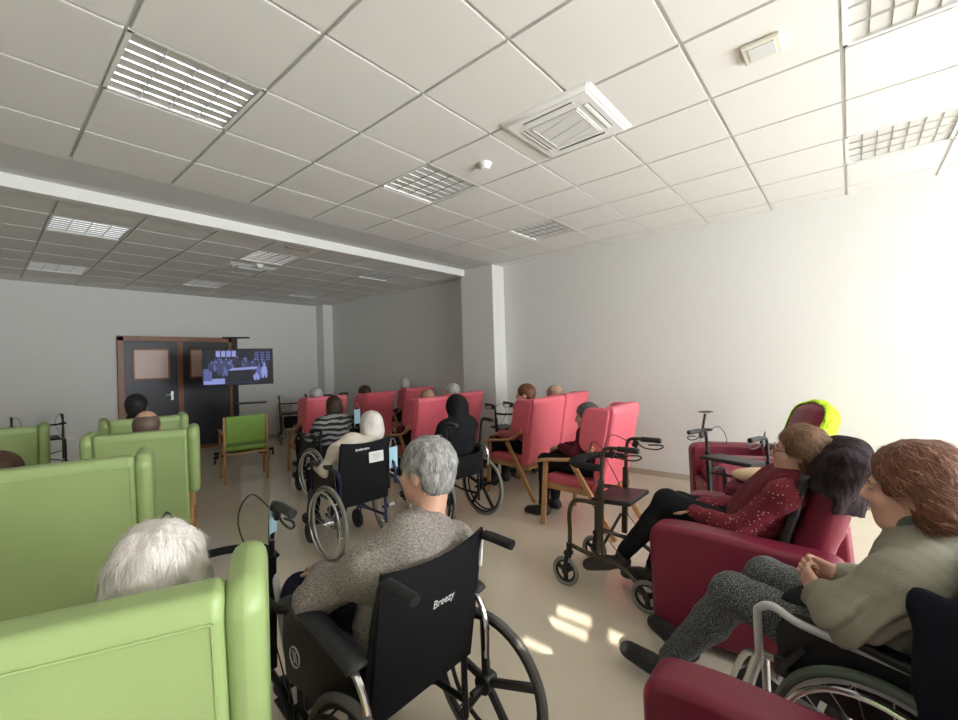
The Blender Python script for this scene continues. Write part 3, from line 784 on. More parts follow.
# ------------------------------------------------------------------ door and far wall things
y = YF
d = struct(MB().box((1.665, y - .02, 1.06), (.09, .10, 2.13), None, .006).build('door_1', REDWOOD))
def dpart(m, n, mt, par=d): return m.build(n, mt, par)
fr = MB(); fr.box((3.405, y - .02, 1.06), (.09, .10, 2.13), None, .006); fr.box((2.535, y - .02, 2.09), (1.83, .10, .09), None, .006); dpart(fr, 'door_frame', REDWOOD)
DARK = mat('dark_blue_laminate', (.022, .024, .032), .4)
for nm, x0, x1, gx0, gx1 in (('a', 1.71, 2.49, 1.84, 2.36), ('b', 2.58, 3.36, 2.70, 3.20)):
    lf = MB().box(((x0 + x1) / 2, y - .005, 1.035), (x1 - x0, .05, 2.03), None, .004).build('door_leaf', DARK, d)
    e = MB()
    for x in ((x1 + .022,) if nm == 'a' else (x0 - .022,)): e.box((x, y - .012, 1.03), (.045, .06, 2.02), None, .003)
    e.box(((x0 + x1) / 2, y - .012, .03), (x1 - x0, .06, .06), None, .003); e.build('edge_strip', REDWOOD, lf)
    w = MB()
    for x in (gx0, gx1): w.box((x, y - .034, 1.635), (.03, .02, .53), None, .004)
    for z in (1.37, 1.90): w.box(((gx0 + gx1) / 2, y - .034, z), (gx1 - gx0 + .03, .02, .03), None, .004)
    w.build('pane_frame', REDWOOD, lf)
    MB().box(((gx0 + gx1) / 2, y - .031, 1.635), (gx1 - gx0, .008, .52)).build('frosted_pane', mat('frosted_peach_glass', (.62, .46, .38), .35), lf)
h = MB(); h.box((2.40, y - .034, 1.05), (.04, .01, .16), None, .004); h.cyl((2.40, y - .034, 1.07), (2.40, y - .08, 1.07), .01); h.cyl((2.405, y - .08, 1.07), (2.29, y - .08, 1.07), .01)
h.build('handle', ALU, d)
t = thing('wall_socket', 'small white socket plate low on the far wall, left of the door', 'socket', (1.02, y, .47))
MB().box((0, -.008, 0), (.15, .014, .05), None, .004).build('plate', WHITEP, t)
t = thing('cabinet', 'narrow pale cream cabinet standing against the far wall behind a walker', 'cabinet', (4.42, y - .17, 0))
MB().box((0, 0, .36), (.20, .30, .70), None, .01).build('body', mat('cream_laminate', (.45, .43, .34), .5), t)

# television on its wheeled stand
t = thing('television', 'flat television playing a blue tinted film, on a black wheeled stand', 'television', (2.93, 7.84, 0), -26)
W, Hh = 1.05, .61; zc = 1.535
MB().box((0, 0, zc), (W, .05, Hh), None, .008).build('bezel', BLACK, t)
scr = MB(); yv = -.0265
def q(x0, z0, x1, z1, mi, dy=0.):
    a = lambda x, z: ((x - .5) * (W - .03), yv - dy, zc + (z - .5) * (Hh - .03))
    scr.raw([a(x0, z0), a(x1, z0), a(x1, z1), a(x0, z1)], [(0, 1, 2, 3)], mi)
def blob(cx, cz, rx, rz, mi, dy, n=10):
    P = [((cx + rx * math.cos(2 * math.pi * k / n) - .5) * (W - .03), yv - dy, zc + (cz + rz * math.sin(2 * math.pi * k / n) - .5) * (Hh - .03)) for k in range(n)]
    scr.raw(P, [tuple(range(n))], mi)
def fig(x, z, h, mi, dy):
    P = [(-.035, 0), (-.01, .0), (0, .25), (.012, 0), (.04, .02), (.045, .45), (.03, .70), (.012, .76), (.016, .92), (.0, 1.), (-.016, .92), (-.012, .76), (-.04, .68), (-.05, .4)]
    scr.raw([((x + a - .5) * (W - .03), yv - dy, zc + (z + b * h - .5) * (Hh - .03)) for a, b in P], [tuple(range(len(P)))], mi)
q(0, 0, 1, 1, 0)
for k in range(4): q(.18 + .075 * k, .80, .24 + .075 * k, .97, 2, .0005)
for k in range(4):
    for l in range(3):
        q(.74 + .085 * l, .68 + .07 * k, .80 + .085 * l, .72 + .07 * k, 3, .0005)
q(.0, .02, .30, .18, 2, .0005); q(.0, .12, .12, .46, 3, .0006)
rs = random.Random(5)
for k in range(34):
    x = .10 + .82 * rs.random(); z = .46 + .25 * rs.random() * (1 - abs(x - .5)); fig(x, z - .14, .24 + .1 * rs.random(), rs.choice([1, 1, 1, 3, 4, 4]), .001 + k * .00002)
    blob(x, z + .10, .008, .020, rs.choice([2, 3]), .0018 + k * .00002)
q(.33, .16, .80, .40, 0, .003); scr.raw([((-.14) * W, yv - .0031, zc - .10 * Hh), (.30 * W, yv - .0031, zc - .06 * Hh), (.26 * W, yv - .0031, zc + .0 * Hh), (-.10 * W, yv - .0031, zc - .03 * Hh)], [(0, 1, 2, 3)], 2)
fig(.30, .24, .30, 3, .0033); fig(.24, .28, .34, 1, .0034); fig(.80, .14, .44, 3, .0035); fig(.88, .16, .46, 2, .0036); fig(.76, .10, .24, 2, .0037)
for k in range(7): blob(.34 + .07 * k, .05, .03, .04, 4, .0036)
sm = [emit_mat('screen_dark', (.004, .005, .012), 1), emit_mat('screen_navy', (.03, .04, .11), 1), emit_mat('screen_pale', (.24, .28, .62), 1), emit_mat('screen_mid', (.08, .10, .30), 1), emit_mat('screen_deep', (.012, .015, .05), 1)]
scr.build('screen', sm, t, flat=True)
MB().box((-.06, .07, 1.05), (.085, .06, 1.98), None, .008).build('pole', BLACKMETAL, t)
MB().box((.05, .045, 1.535), (.35, .05, .3), None, .006).build('mount', BLACKMETAL, t)
MB().box((-.03, .06, 2.03), (.40, .20, .02), None, .005).build('camera_shelf', BLACKMETAL, t)
MB().box((.18, .0, .92), (.46, .26, .022), None, .006).build('shelf', BLACK, t)
bs = MB()
for s in (-1, 1): bs.beam((.05 + s * .38, -.36, .10), (.05 + s * .06, .16, .11), .05, .05, .01)
bs.box((.05, .07, .10), (.9, .05, .05), None, .01); bs.build('base', BLACKMETAL, t)
for x, yy in ((-.33, -.36), (.43, -.36), (-.38, .07), (.48, .07)): MB().cyl((x - .015, yy, .036), (x + .015, yy, .036), .036, n=16).build('caster', DKRUBBER, t)

# ------------------------------------------------------------------ light
w = bpy.data.worlds.new('daylight'); scene.world = w; w.use_nodes = True
bg = w.node_tree.nodes['Background']; bg.inputs[0].default_value = (.93, .97, 1.0, 1); bg.inputs[1].default_value = 29
sd = bpy.data.lights.new('sun', 'SUN'); sd.energy = 13; sd.angle = R(.3); sd.color = (1., .94, .84)
so = bpy.data.objects.new('sun', sd); COL.objects.link(so); so.rotation_euler = Vector((.9, .436, -.51)).to_track_quat('-Z', 'Y').to_euler(); so.location = (-6, -6, 6)
scene.view_settings.view_transform = 'Standard'; scene.view_settings.look = 'None'; scene.view_settings.gamma = 1; scene.view_settings.use_curve_mapping = False
scene.view_settings.exposure = 0.
cy = scene.cycles; cy.use_denoising = True; cy.max_bounces = 10; cy.diffuse_bounces = 6; cy.glossy_bounces = 4; cy.sample_clamp_indirect = 6; cy.caustics_reflective = False; cy.caustics_refractive = False
# ------------------------------------------------------------------ chairs
RG = 'coral red high-backed armchairs'; GG = 'lime green high-backed armchairs'
red0 = armchair('coral red armchair nearest the camera, beside the bronze walker', (3.66, 1.85, 0), 1.5, RED, False, RG)
for lab, x, y, h in (('coral red armchair of the woman with auburn hair in a pink top', 4.14, 2.88, -4),
                     ('coral red armchair against the right wall, behind another red armchair', 4.82, 2.92, 1),
                     ('coral red armchair between the white-haired wheelchair user and the black hooded person', 3.74, 4.22, -6),
                     ('coral red armchair in front of the black hooded person, by the pillar', 4.44, 4.36, 4),
                     ('coral red armchair farthest left, before the striped sweater', 3.24, 5.89, -7),
                     ('coral red armchair of the person in a brown cap, in the far row', 4.05, 5.86, 6),
                     ('coral red armchair farthest from the camera, in the corner', 5.18, 6.12, -10)):
    dup(red0, lab, (x, y, 0), h, RG)
gr0 = armchair('lime green armchair at the lower left corner, nearest the camera', (.21, 1.31, 0), -24, GREEN, True, GG)
for lab, x, y, h in (('lime green armchair second from the camera, cut by the left edge', .355, 3.05, -15),
                     ('lime green armchair of the balding person', .846, 3.96, -18),
                     ('lime green armchair of the black-haired person, nearest the door', 1.05, 5.12, -8),
                     ('lime green armchair at the left edge, before a folded walker', .12, 5.36, -5)):
    dup(gr0, lab, (x, y, 0), h, GG)

t = thing('side_chair', 'small empty green chair with wooden frame before the television', 'chair', (2.41, 6.33, 0), -15)
for s in (-1, 1):
    MB().beam((s * .25, -.25, .87), (s * .25, -.22, 0), .032, .04, .006, up=(0, 1, 0)).build('leg', OAK, t)
    MB().beam((s * .27, .24, .66), (s * .27, .24, 0), .032, .04, .006, up=(0, 1, 0)).build('leg', OAK, t)
    MB().tube(cr([(s * .275, .29, .655), (s * .275, .1, .67), (s * .265, -.12, .66), (s * .255, -.24, .65)]), .026, 8, flat=.5).build('armrest', OAK, t)
fr = MB()
for s in (-1, 1): fr.beam((s * .26, .24, .41), (s * .25, -.23, .40), .026, .055)
fr.beam((-.26, .24, .41), (.26, .24, .41), .055, .026); fr.beam((-.25, -.235, .39), (.25, -.235, .39), .05, .026); fr.build('seat_frame', OAK, t)
MB().box((0, .02, .45), (.48, .48, .075), None, .03, 3).build('seat', DKGREEN, t)
MB().box((0, -.245, .70), (.47, .05, .36), (R(4), 0, 0), .018, 3).build('backrest', DKGREEN, t)

# ------------------------------------------------------------------ recliners
BG = 'burgundy recliner armchairs'
rec, rec_frame = recliner('burgundy recliner of the woman with glasses, draped with a dark fur throw', (2.74, .39, 0), 0, BG)
ro, rup, rfw, rA = rec_frame
rec2, lime = recliner('burgundy recliner by the right wall with a fluorescent yellow cloth on top', (4.55, .67, 0), 30, BG, lean=24, oy=-.22)
rec.scale.z = .95
fgr = dup(rec, 'burgundy recliner at the bottom edge, only its rounded arm in view', (.968, .02, 0), 0, BG); fgr.scale.z = .935

# ------------------------------------------------------------------ wheelchairs
wc = wheelchair('black wheelchair in front with chrome armrests and five-spoke wheels, back to camera', (.965, 1.27, 0), 0, 'mag', BLACKMETAL, mat('worn_tyre', (.11, .105, .10), .75), BLACKFAB, sling_z=(.40, .885), hz=.845, big=True, rec=.08, rwheel=.27, ay=-.19)
for s in (-1,):
    MB().torus((-.2475, .23, .47), (1, 0, 0), .034, .003, 28, 6).build('emblem_ring', PAPER, wc)
    e = MB()
    for k in (-1, 1): e.beam((-.2475, .23 + k * .008 - .006, .45), (-.2475, .23 + k * .008 + .006, .49), .003, .006, .001)
    e.build('emblem_mark', PAPER, wc)
def lettering(text, size, M, mt, parent, name='lettering'):
    cu = bpy.data.curves.new('txt', 'FONT'); cu.body = text; cu.size = size; cu.extrude = .0004; cu.align_x = 'CENTER'; cu.shear = .25
    o = bpy.data.objects.new('txt', cu); COL.objects.link(o); bpy.context.view_layer.update()
    me = bpy.data.meshes.new_from_object(o.evaluated_get(bpy.context.evaluated_depsgraph_get())); bpy.data.objects.remove(o)
    me.materials.clear(); me.materials.append(mt); r = link(name, me, parent); r.matrix_local = M; return r
lettering('Breezy', .034, Matrix.Translation((.0, -.266, .715)) @ Matrix.Rotation(R(92), 4, 'X'), PAPER, wc)
MB().box((.213, -.245, .80), (.012, .012, .10), (R(0), R(8), 0), .004).build('sling_tag', PAPER, wc)

wcb = wheelchair('blue-framed wheelchair of the white-haired person, white label on its black back', (2.05, 3.19, 0), -3, 'spoke', BLUEMETAL, RUBBER, BLACKFAB, sling_z=(.38, .895), hz=.895, handle=False)
lb = MB().box((.06, -.284, .755), (.13, .004, .085), (R(-2), 0, R(-2)), .001).build('paper_label', PAPER, wcb)
e = MB()
for k in range(4): e.box((.05 + .008 * k, -.2868, .775 - .014 * k), (.07 - .01 * (k % 2), .001, .003))
e.build('label_print', mat('grey_ink', (.25, .25, .26), .8), lb)
e = MB()
for k in range(9): e.box((-.115 + .014 * k, -.280, .83), (.008, .002, .012 if k % 3 else .018), (0, 0, R(3)))
e.build('back_lettering', PAPER, wcb)
wca = wheelchair('black spoked wheelchair of the person in the striped sweater', (2.78, 4.80, 0), 0, 'spoke', BLACKMETAL, RUBBER, BLACKFAB, sling_z=(.42, .60), hz=.80, handle=False)
wcc = wheelchair('black wheelchair of the hooded person, with a pale-tyred five-spoke wheel', (2.96, 2.94, 0), -6, 'mag', BLACKMETAL, RUBBER, BLACKFAB, sling_z=(.42, .66), hz=.93)
w1c = wheelchair('silver-framed wheelchair of the woman in the grey-green sweater', (1.82, -.08, 0), -23, 'spoke', ALU, mat('green_grey_tyre', (.10, .13, .09), .6), BLACKFAB, sling_z=(.42, .86), hz=.88, arm='none', guard=True, rwheel=.31, ay=-.10)
for s in (-1, 1):
    MB().tube(cr([(s * .25, .26, .47), (s * .25, .262, .60), (s * .25, .255, .635), (s * .25, .21, .66), (s * .25, .13, .645), (s * .25, -.05, .655), (s * .25, -.22, .665)], 6), .013, 10).build('armrest_tube', PALEMETAL, w1c)
    MB().box((s * .25, -.08, .672), (.05, .24, .03), (R(2), 0, 0), .012, 3).build('armrest', BLACKVINYL, w1c)
    q = MB(); q.tube(cr([(s * .25, .26, .47), (s * .245, .30, .30), (s * .24, .20, .24), (s * .24, -.2, .24)], 5), .012, 8); q.tube([(s * .25, .20, .40), (s * .25, -.2, .40)], .010, 8); q.build('side_rail', PALEMETAL, w1c)
    b = MB(); b.box((s * .275, .17, .50), (.03, .05, .06), None, .008); b.beam((s * .285, .17, .50), (s * .29, .10, .60), .014, .02, .004); b.build('brake', BLACK, w1c)

# ------------------------------------------------------------------ walkers, crutch
WGp = 'wheeled walkers'
rollator('bronze walker with black seat, before the woman in glasses', (2.73, 1.21, 0), 0, BRONZE, WGp, hz=.93, hw=.195, fy=.25, br=.055, bz=.80)
rollator('walker beside the green armchair at lower left, blue mask on its handle', (.585, 1.82, 0), -6, BLACKMETAL, WGp, hz=.95, bz=.72, hw=.19)
lw = [o for o in bpy.data.objects if o.get('label', '').startswith('walker beside the green')][0]
for s in (-1, 1): MB().tube(cr([(s * .20, -.01, .66), (s * .20, -.10, .44), (s * .205, -.24, .20)]), .0135, 10).build('rear_leg', PALEMETAL, lw)
rollator('black walker parked before the yellow-clothed recliner, beside a crutch', (3.70, .66, 0), -108, BLACKMETAL, WGp, hz=.90, band=False, hw=.22, fy=.27, sz=.70)
rollator('black walker folded against the far wall at the left edge', (.60, 8.75, 0), 178, BLACKMETAL, WGp, hz=.90)
rollator('black walker beside the far left red armchair, near the television', (4.24, 8.62, 0), 160, BLACKMETAL, WGp, hz=.92, basket=True)
rollator('black walker between the hooded person and the auburn-haired woman', (4.74, 3.60, 0), 165, BLACKMETAL, WGp, hz=.90, hw=.16, basket=True)
rollator('black walker behind the head of the grey-haired person in blue, handles showing', (4.78, 8.15, 0), 20, BLACKMETAL, WGp, hz=.93)
t = thing('crutch', 'grey forearm crutch leaning by the burgundy recliner at right wall', 'crutch', (5.05, 1.34, 0))
MB().tube([(0, 0, .03), (.045, -.11, .70)], .010, 10).build('shaft', ALU, t)
MB().tube([(0, 0, 0), (0, -.002, .05)], [.02, .014], 12).build('rubber_tip', DKRUBBER, t)
MB().tube([(.045, -.11, .68), (.058, -.14, .86)], .013, 10).build('upper_shaft', BLACK, t)
MB().tube([(.045, -.11, .69), (.01, -.21, .70)], .015, 10).build('grip', BLACK, t)
MB().tube(cr([(.10, -.20, .88), (.11, -.13, .88), (.06, -.095, .88), (.01, -.13, .88), (.02, -.20, .88)], 5), .03, 8, flat=.2).build('arm_cuff', BLACK, t)

# ------------------------------------------------------------------ masks
def mask(label, loc, hd, sc=1.):
    t = thing('face_mask', label, 'face mask', loc, hd); t.scale = (sc, sc, sc)
    m = MB(); n = 6; vs = []; fs = []
    for side in (0, 1):
        for i in range(n + 1):
            for j in range(n + 1):
                u, v = i / n * 2 - 1, j / n * 2 - 1; vs.append((u * .048, .018 * (1 - u * u) * (1 - .4 * v * v) - .002 * side + .002 * math.sin(v * 9), v * .085 - .09))
    K = (n + 1) ** 2
    for i in range(n):
        for j in range(n):
            a = i * (n + 1) + j; q = (a, a + 1, a + n + 2, a + n + 1); fs += [q, tuple(K + x for x in q[::-1])]
    for j in range(n):
        for i in (0, n): a = i * (n + 1) + j; fs.append((a, a + 1, K + a + 1, K + a)); a = j * (n + 1) + i; b = a + n + 1; fs.append((a, b, K + b, K + a))
    m.raw(vs, fs).build('pleated_sheet', MASKM, t)
    MB().tube(cr([(-.045, 0, -.006), (-.02, 0, .05), (0, -.004, .07), (.02, 0, .05), (.045, 0, -.006)]), .0014, 5).build('ear_loop', PAPER, t)
    MB().tube(cr([(-.045, 0, -.174), (-.03, .004, -.21), (0, .005, -.225), (.03, .004, -.21), (.045, 0, -.174)]), .0014, 5).build('ear_loop', PAPER, t)
    return t
mask('pale blue face mask hanging from the handle of the lower left walker', (.765, 1.75, .925), 35, .55)
mask('pale blue face mask hanging at the right of the label on the blue wheelchair', (2.285, 2.93, .80), 8)
mask('pale blue face mask hanging beside the striped sweater', (2.99, 4.50, .97), 10)

# ------------------------------------------------------------------ draped cloth
def shell(th, gap):
    return lambda P, D: np.maximum(D, -(D + th))
def backrest_sdf(s, g):
    up, fw, A, o = rup, rfw, rA, ro
    s.rbox(o + up * .34, (.245, .075, .34), A, .07, .03, g=g); s.rbox(o + up * .52, (.235, .085, .22), A, .085, .02, g=g); s.ell(o + up * .62, (.225, .085, .17), A, .04, g=g)
def drape(name, label, cat, loc, hd, mt, keep, th=.011, g=.02, vox=.010, folds=(.004, 45), build=backrest_sdf, smooth=2):
    t = thing(name, label, cat, loc, hd); s = SDF(); build(s, g)
    s.all(wob(*folds)); s.all(lambda P, D: np.maximum(D, -(D + th))); s.all(keep)
    s.mesh('cloth', vox, mt, t, smooth); return t
def throw_sdf(s, g):
    backrest_sdf(s, g); s.cap(ro + rup * .73 + V(-.27, -.02, 0), ro + rup * .70 + V(.25, -.02, 0), .055, k=.06, g=g * .4); s.cap(ro + rup * .70 + V(-.28, 0, 0), ro + rup * .46 + V(-.275, .04, 0), .045, k=.06, g=g * .4)
def k_fur(P, D):
    q = P - ro; u = q @ rup; f = q @ rfw; x = P[..., 0]
    return np.maximum(D, .575 + .04 * np.sin(x * 11 + 1.2) * (f > 0) - .10 * (f < 0) - .03 * np.clip(x * 4, -1, 1) - u)
def k_lime(P, D):
    q = P - ro; u = q @ rup; f = q @ rfw; x = P[..., 0]
    lim = .50 - .18 * np.clip((x - .05) * 5, 0, 1) + .02 * np.sin(x * 30)
    return np.maximum(np.maximum(D, lim - u), f - .062 - .03 * np.clip((x - .05) * 6, 0, 1))
FUR = mat('dark_plum_fur', (.014, .008, .010), .95, bump=(60, 1., (1, 1, .35)), var=(26, (.040, .026, .029), .42, .68, (1, 1, .4)), spec=.15)
thr = drape('fur_throw', 'dark plum fur throw lying over the top of the burgundy recliner', 'throw', (2.74, .39, 0), 0, FUR, k_fur, th=.020, g=.036, folds=(.013, 21), build=throw_sdf)
thr.scale.z = .95
ro, rup, rfw, rA = lime
drape('safety_vest', 'fluorescent yellow cloth draped over the recliner headrest by the wall', 'vest', (4.55, .67, 0), 30, mat('fluorescent_yellow', (.50, .78, .02), .7, bump=(60, .3)), k_lime, g=.018)
# ------------------------------------------------------------------ people
def hairm(n, a, b, sc=60): return mat(n, a, .55, var=(sc, b, .3, .7, (1, 1, .25)), bump=(90, .5, (1, 1, .2)), spec=.35)
H_WHITE = hairm('white_hair', (.62, .57, .53), (.74, .70, .66)); H_GREY = hairm('grey_hair', (.16, .155, .15), (.42, .41, .40))
H_SALT = mat('salt_hair', (.36, .35, .34), .5); H_SALT2 = mat('pepper_hair', (.05, .049, .048), .5); H_SALT3 = mat('light_salt_hair', (.60, .59, .58), .5)
H_BLACK = hairm('black_hair', (.008, .008, .009), (.02, .018, .017)); H_BROWN = hairm('dark_brown_hair', (.03, .014, .008), (.06, .028, .015))
H_AUB = hairm('auburn_hair', (.085, .026, .014), (.16, .06, .03)); H_AUB2 = mat('light_auburn_hair', (.42, .23, .15), .5); H_AUB3 = mat('deep_auburn_hair', (.15, .055, .03), .5)
H_CHEST = hairm('chestnut_hair', (.07, .030, .014), (.15, .075, .035)); H_CH2 = mat('light_chestnut_hair', (.24, .13, .065), .5)
H_BLOND = hairm('sandy_hair', (.30, .16, .10), (.42, .26, .17)); H_SILV = hairm('silver_hair', (.34, .33, .32), (.52, .51, .50)); H_WH2 = mat('bright_white_hair', (.80, .77, .74), .5); H_WH3 = mat('warm_white_hair', (.66, .60, .55), .5)
cloth = lambda n, c, v=None: mat(n, c, .9, bump=(140, .25), var=v, spec=.2)
MARL = mat('grey_marl_knit', (.12, .104, .092), .95, bump=(150, .5, (.6, .6, 2.2)), var=(330, (.37, .33, .295), .34, .66, (.35, .35, 1.5)))
NAVY = cloth('navy_cloth', (.012, .014, .026)); BLK = cloth('black_cloth', (.010, .010, .012)); GREYC = cloth('grey_cloth', (.16, .16, .16)); CHAR = cloth('charcoal_cloth', (.035, .035, .04))
SAGE = mat('sage_grey_sweater', (.235, .22, .165), .92, bump=(170, .25)); DENIM = cloth('blue_cloth', (.05, .09, .22)); WINE = cloth('wine_cloth', (.10, .010, .018)); PINK = cloth('dusty_pink_cloth', (.42, .13, .14))
CREAM = cloth('cream_cloth', (.60, .54, .46)); SHOE = mat('black_shoe', (.012, .011, .012), .6); BOOT = mat('dark_leather', (.035, .026, .022), .45)
SPECK = mat('speckled_trousers', (.020, .022, .022), .95, bump=(160, .2), var=(260, (.26, .28, .28), .47, .66))
DOTS = dots_mat('dotted_red_cloth', (.16, .010, .022), (.70, .52, .40), 52, .13)
STRIPE = stripe_mat('striped_knit', (.012, .012, .014), (.27, .27, .27), 5.0, 5.0)
BROWNC = cloth('brown_cloth', (.07, .04, .03))

# man in the front wheelchair
J = base_pose(pel=(0, -.06, .545), ch=(.02, -.105, .74), nk=(.085, -.10, .885), hd=(.12, -.07, 1.08), look=(8, -2, 3), sL=(-.145, -.07, .825), sR=(.215, -.11, .795),
              eL=(-.245, .09, .715), eR=(.25, .02, .68), wL=(-.10, .30, .69), wR=(.18, .26, .68), hL=(-.09, 0, .56), hR=(.09, 0, .56), kL=(-.12, .43, .58), kR=(.12, .43, .58), aL=(-.11, .47, .19), aR=(.11, .47, .19), tL=(-.12, .60, .13), tR=(.12, .60, .13))
person('grey-haired man in a grey marl sweater in the front wheelchair, back to camera', (.965, 1.27, 0), 0, J, MARL, NAVY, SHOE, 'short', H_GREY, SKIN, .0075, True, 1.05, folds=(.0035, 55),
       clo=.008, hairvox=.005, hairw=(.003, 120), hstr=dict(mats=[H_SALT, H_SALT2, H_SALT2, H_SALT3], n=11000, L=.028, seed=3, lift=.35, w=.0009), w=1.08)
# white haired person in the first green armchair
J = base_pose(); sh_pose(J, (.105, -.01, -.035), ('hd',)); sh_pose(J, (.07, 0, 0), ('nk',))
person('white-haired person in the nearest green armchair, seen from behind', (.21, 1.31, 0), -24, J, CREAM, GREYC, SHOE, 'bob', H_WHITE, SKINP, .011, False, hairvox=.006, hairw=(.004, 70),
       hstr=dict(mats=[H_WH2, H_WH3, H_WH2], n=11000, L=.045, seed=4, lift=.4, w=.0007))
# other green chairs
def gp(lab, x, y, h, top, hm, kind, d, skin=SKIN, **k):
    J = base_pose(); sh_pose(J, d, ('hd', 'nk')); return person(lab, (x, y, 0), h, J, top, CHAR, SHOE, kind, hm, skin, .0125, False, **k)
gp('brown-haired person in the second green armchair, top of head showing', .355, 3.05, -15, BROWNC, H_BROWN, 'short', (-.26, -.02, -.05))
gp('balding person in a green armchair, seen from behind', .846, 3.96, -18, GREYC, hairm('thin_brown_hair', (.10, .065, .05), (.15, .10, .08)), 'fringe', (.0, -.01, .03))
gp('black-haired person in the green armchair nearest the door', 1.05, 5.12, -8, BLK, H_BLACK, 'short', (-.05, .06, .10))
# red chairs
gp('grey-haired person in blue in the far left red armchair', 3.24, 5.89, -7, DENIM, H_SILV, 'short', (-.05, -.02, .01))
gp('person with a brown head covering in the far middle red armchair', 4.05, 5.86, 6, BROWNC, H_BROWN, 'short', (-.10, .0, .0))
gp('bald man in a black coat in the farthest red armchair', 5.18, 6.12, -10, BLK, H_SILV, 'fringe', (-.16, .0, .09), SKINP)
gp('sandy-haired person in the red armchair between two wheelchairs', 3.74, 4.22, -6, WINE, H_BLOND, 'short', (.02, -.03, -.02))
gp('grey-haired person in the red armchair by the pillar', 4.44, 4.36, 4, GREYC, H_SILV, 'short', (-.08, -.02, .02))
gp('blond person in the red armchair against the right wall', 4.82, 2.92, 1, CREAM, H_BLOND, 'bob', (-.02, .05, -.02))
J = base_pose(look=(25, 0, 0)); sh_pose(J, (-.03, .04, .04), ('hd',)); sh_pose(J, (0, .05, .02), ('nk', 'ch', 'sL', 'sR'))
person('auburn-haired woman in a pink top in a red armchair', (4.14, 2.88, 0), -4, J, PINK, BLK, SHOE, 'short', H_AUB, SKIN, .011, True)
J = base_pose(look=(30, -8, 0), wL=(-.05, .25, .66), wR=(.06, .26, .65), eL=(-.22, .0, .65), curl=45); sh_pose(J, (.0, .09, -.10), ('hd',)); sh_pose(J, (0, .06, -.05), ('nk', 'ch', 'sL', 'sR'))
person('dark-haired man in a wine sweater in the nearest red armchair', (3.66, 1.85, 0), 1.5, J, WINE, BLK, SHOE, 'short', hairm('dark_grey_hair', (.05, .047, .045), (.12, .115, .11)), SKIN, .010, True)
# wheelchair users
WP = dict(hL=(-.09, 0, .56), hR=(.09, 0, .56), pel=(0, -.07, .555), kL=(-.12, .43, .58), kR=(.12, .43, .58), aL=(-.11, .47, .19), aR=(.11, .47, .19), tL=(-.12, .60, .13), tR=(.12, .60, .13))
J = base_pose(**WP); J['hd'] = V(.06, -.03, 1.01); J['nk'] = V(.03, -.10, .86); sh_pose(J, (0, 0, -.05), ('sL', 'sR', 'ch'))
person('dark-haired person in a black and grey striped sweater in a wheelchair', (2.78, 4.80, 0), 0, J, STRIPE, BLK, SHOE, 'bob', H_BROWN, SKIN, .011, False, 1.1, folds=(.003, 40))
J = base_pose(**WP); J['hd'] = V(.18, -.02, .965); J['nk'] = V(.12, -.09, .825); sh_pose(J, (0, .04, -.075), ('sL', 'sR', 'ch'))
person('white-haired person in a cream top in the blue-framed wheelchair', (2.05, 3.19, 0), -3, J, CREAM, BLK, SHOE, 'bob', H_WHITE, SKINP, .010, False, 1.1, hairvox=.007, eL=None) if 0 else \
person('white-haired person in a cream top in the blue-framed wheelchair', (2.05, 3.19, 0), -3, J, CREAM, BLK, SHOE, 'bob', H_WHITE, SKINP, .010, False, 1.1, hairvox=.007, hstr=dict(mats=[H_WH2, H_WH3], n=3500, L=.05, seed=9, lift=.2, w=.0014))
J = base_pose(**WP); J['hd'] = V(.05, -.04, 1.04); J['nk'] = V(.03, -.10, .92)
def hood(s, J=J):
    s.ell(J['hd'] + V(0, -.025, .02), (.10, .12, .125), k=.03); s.cap(J['hd'] + V(0, -.06, -.04), J['nk'] + V(0, -.03, -.04), .085, .11, k=.05)
    s.ell(J['hd'] + V(0, .13, -.03), (.085, .10, .11), k=.02, op='s')
person('person in a black hooded jacket in a wheelchair, seen from behind', (3.03, 3.0, 0), -2, J, BLK, BLK, SHOE, None, None, SKIN, .011, False, 1.15, topname='hooded_jacket', topsdf=hood, folds=(.005, 40), w=1.15)

# woman in the grey-green sweater, right
J = base_pose(pel=(0, -.06, .56), ch=(0, -.05, .78), nk=(-.02, -.045, .945), hd=(-.04, -.02, 1.075), look=(17, -4, 0), sL=(-.225, -.06, .875), sR=(.20, -.06, .88),
              eL=(-.30, .03, .775), eR=(.27, .0, .68), wL=(-.075, .20, .685), wR=(.085, .22, .70), fL=(.45, .7, .35), fR=(-.5, .7, .35), nL=(.75, -.5, -.1), nR=(-.75, -.5, -.1), curl=48,
              hL=(-.10, 0, .56), hR=(.10, 0, .56), kL=(-.12, .47, .585), kR=(.11, .48, .585), aL=(-.10, .80, .125), aR=(.12, .88, .12), tL=(-.13, .99, .075), tR=(.13, 1.06, .09))
def folds_w1(s):
    s.all(lambda P, D: np.maximum(D, .60 + .01 * np.sin(P[..., 0] * 20) - P[..., 2]))
    def fn(P, D):
        x, y, z = P[..., 0], P[..., 1], P[..., 2]; L = x < -.12
        a = J['sL'] + (J['eL'] - J['sL']) * .3; b = J['wL']; t = np.clip(((P - a) @ (b - a)) / ((b - a) @ (b - a)), 0, 1)
        return D + np.where(L, .011 * np.sin(120 * (.55 * y + .55 * z - .5 * x) + 2.0 * np.sin(14 * z)) * np.clip((.90 - z) * 10, 0, 1), 0)
    s.all(fn)
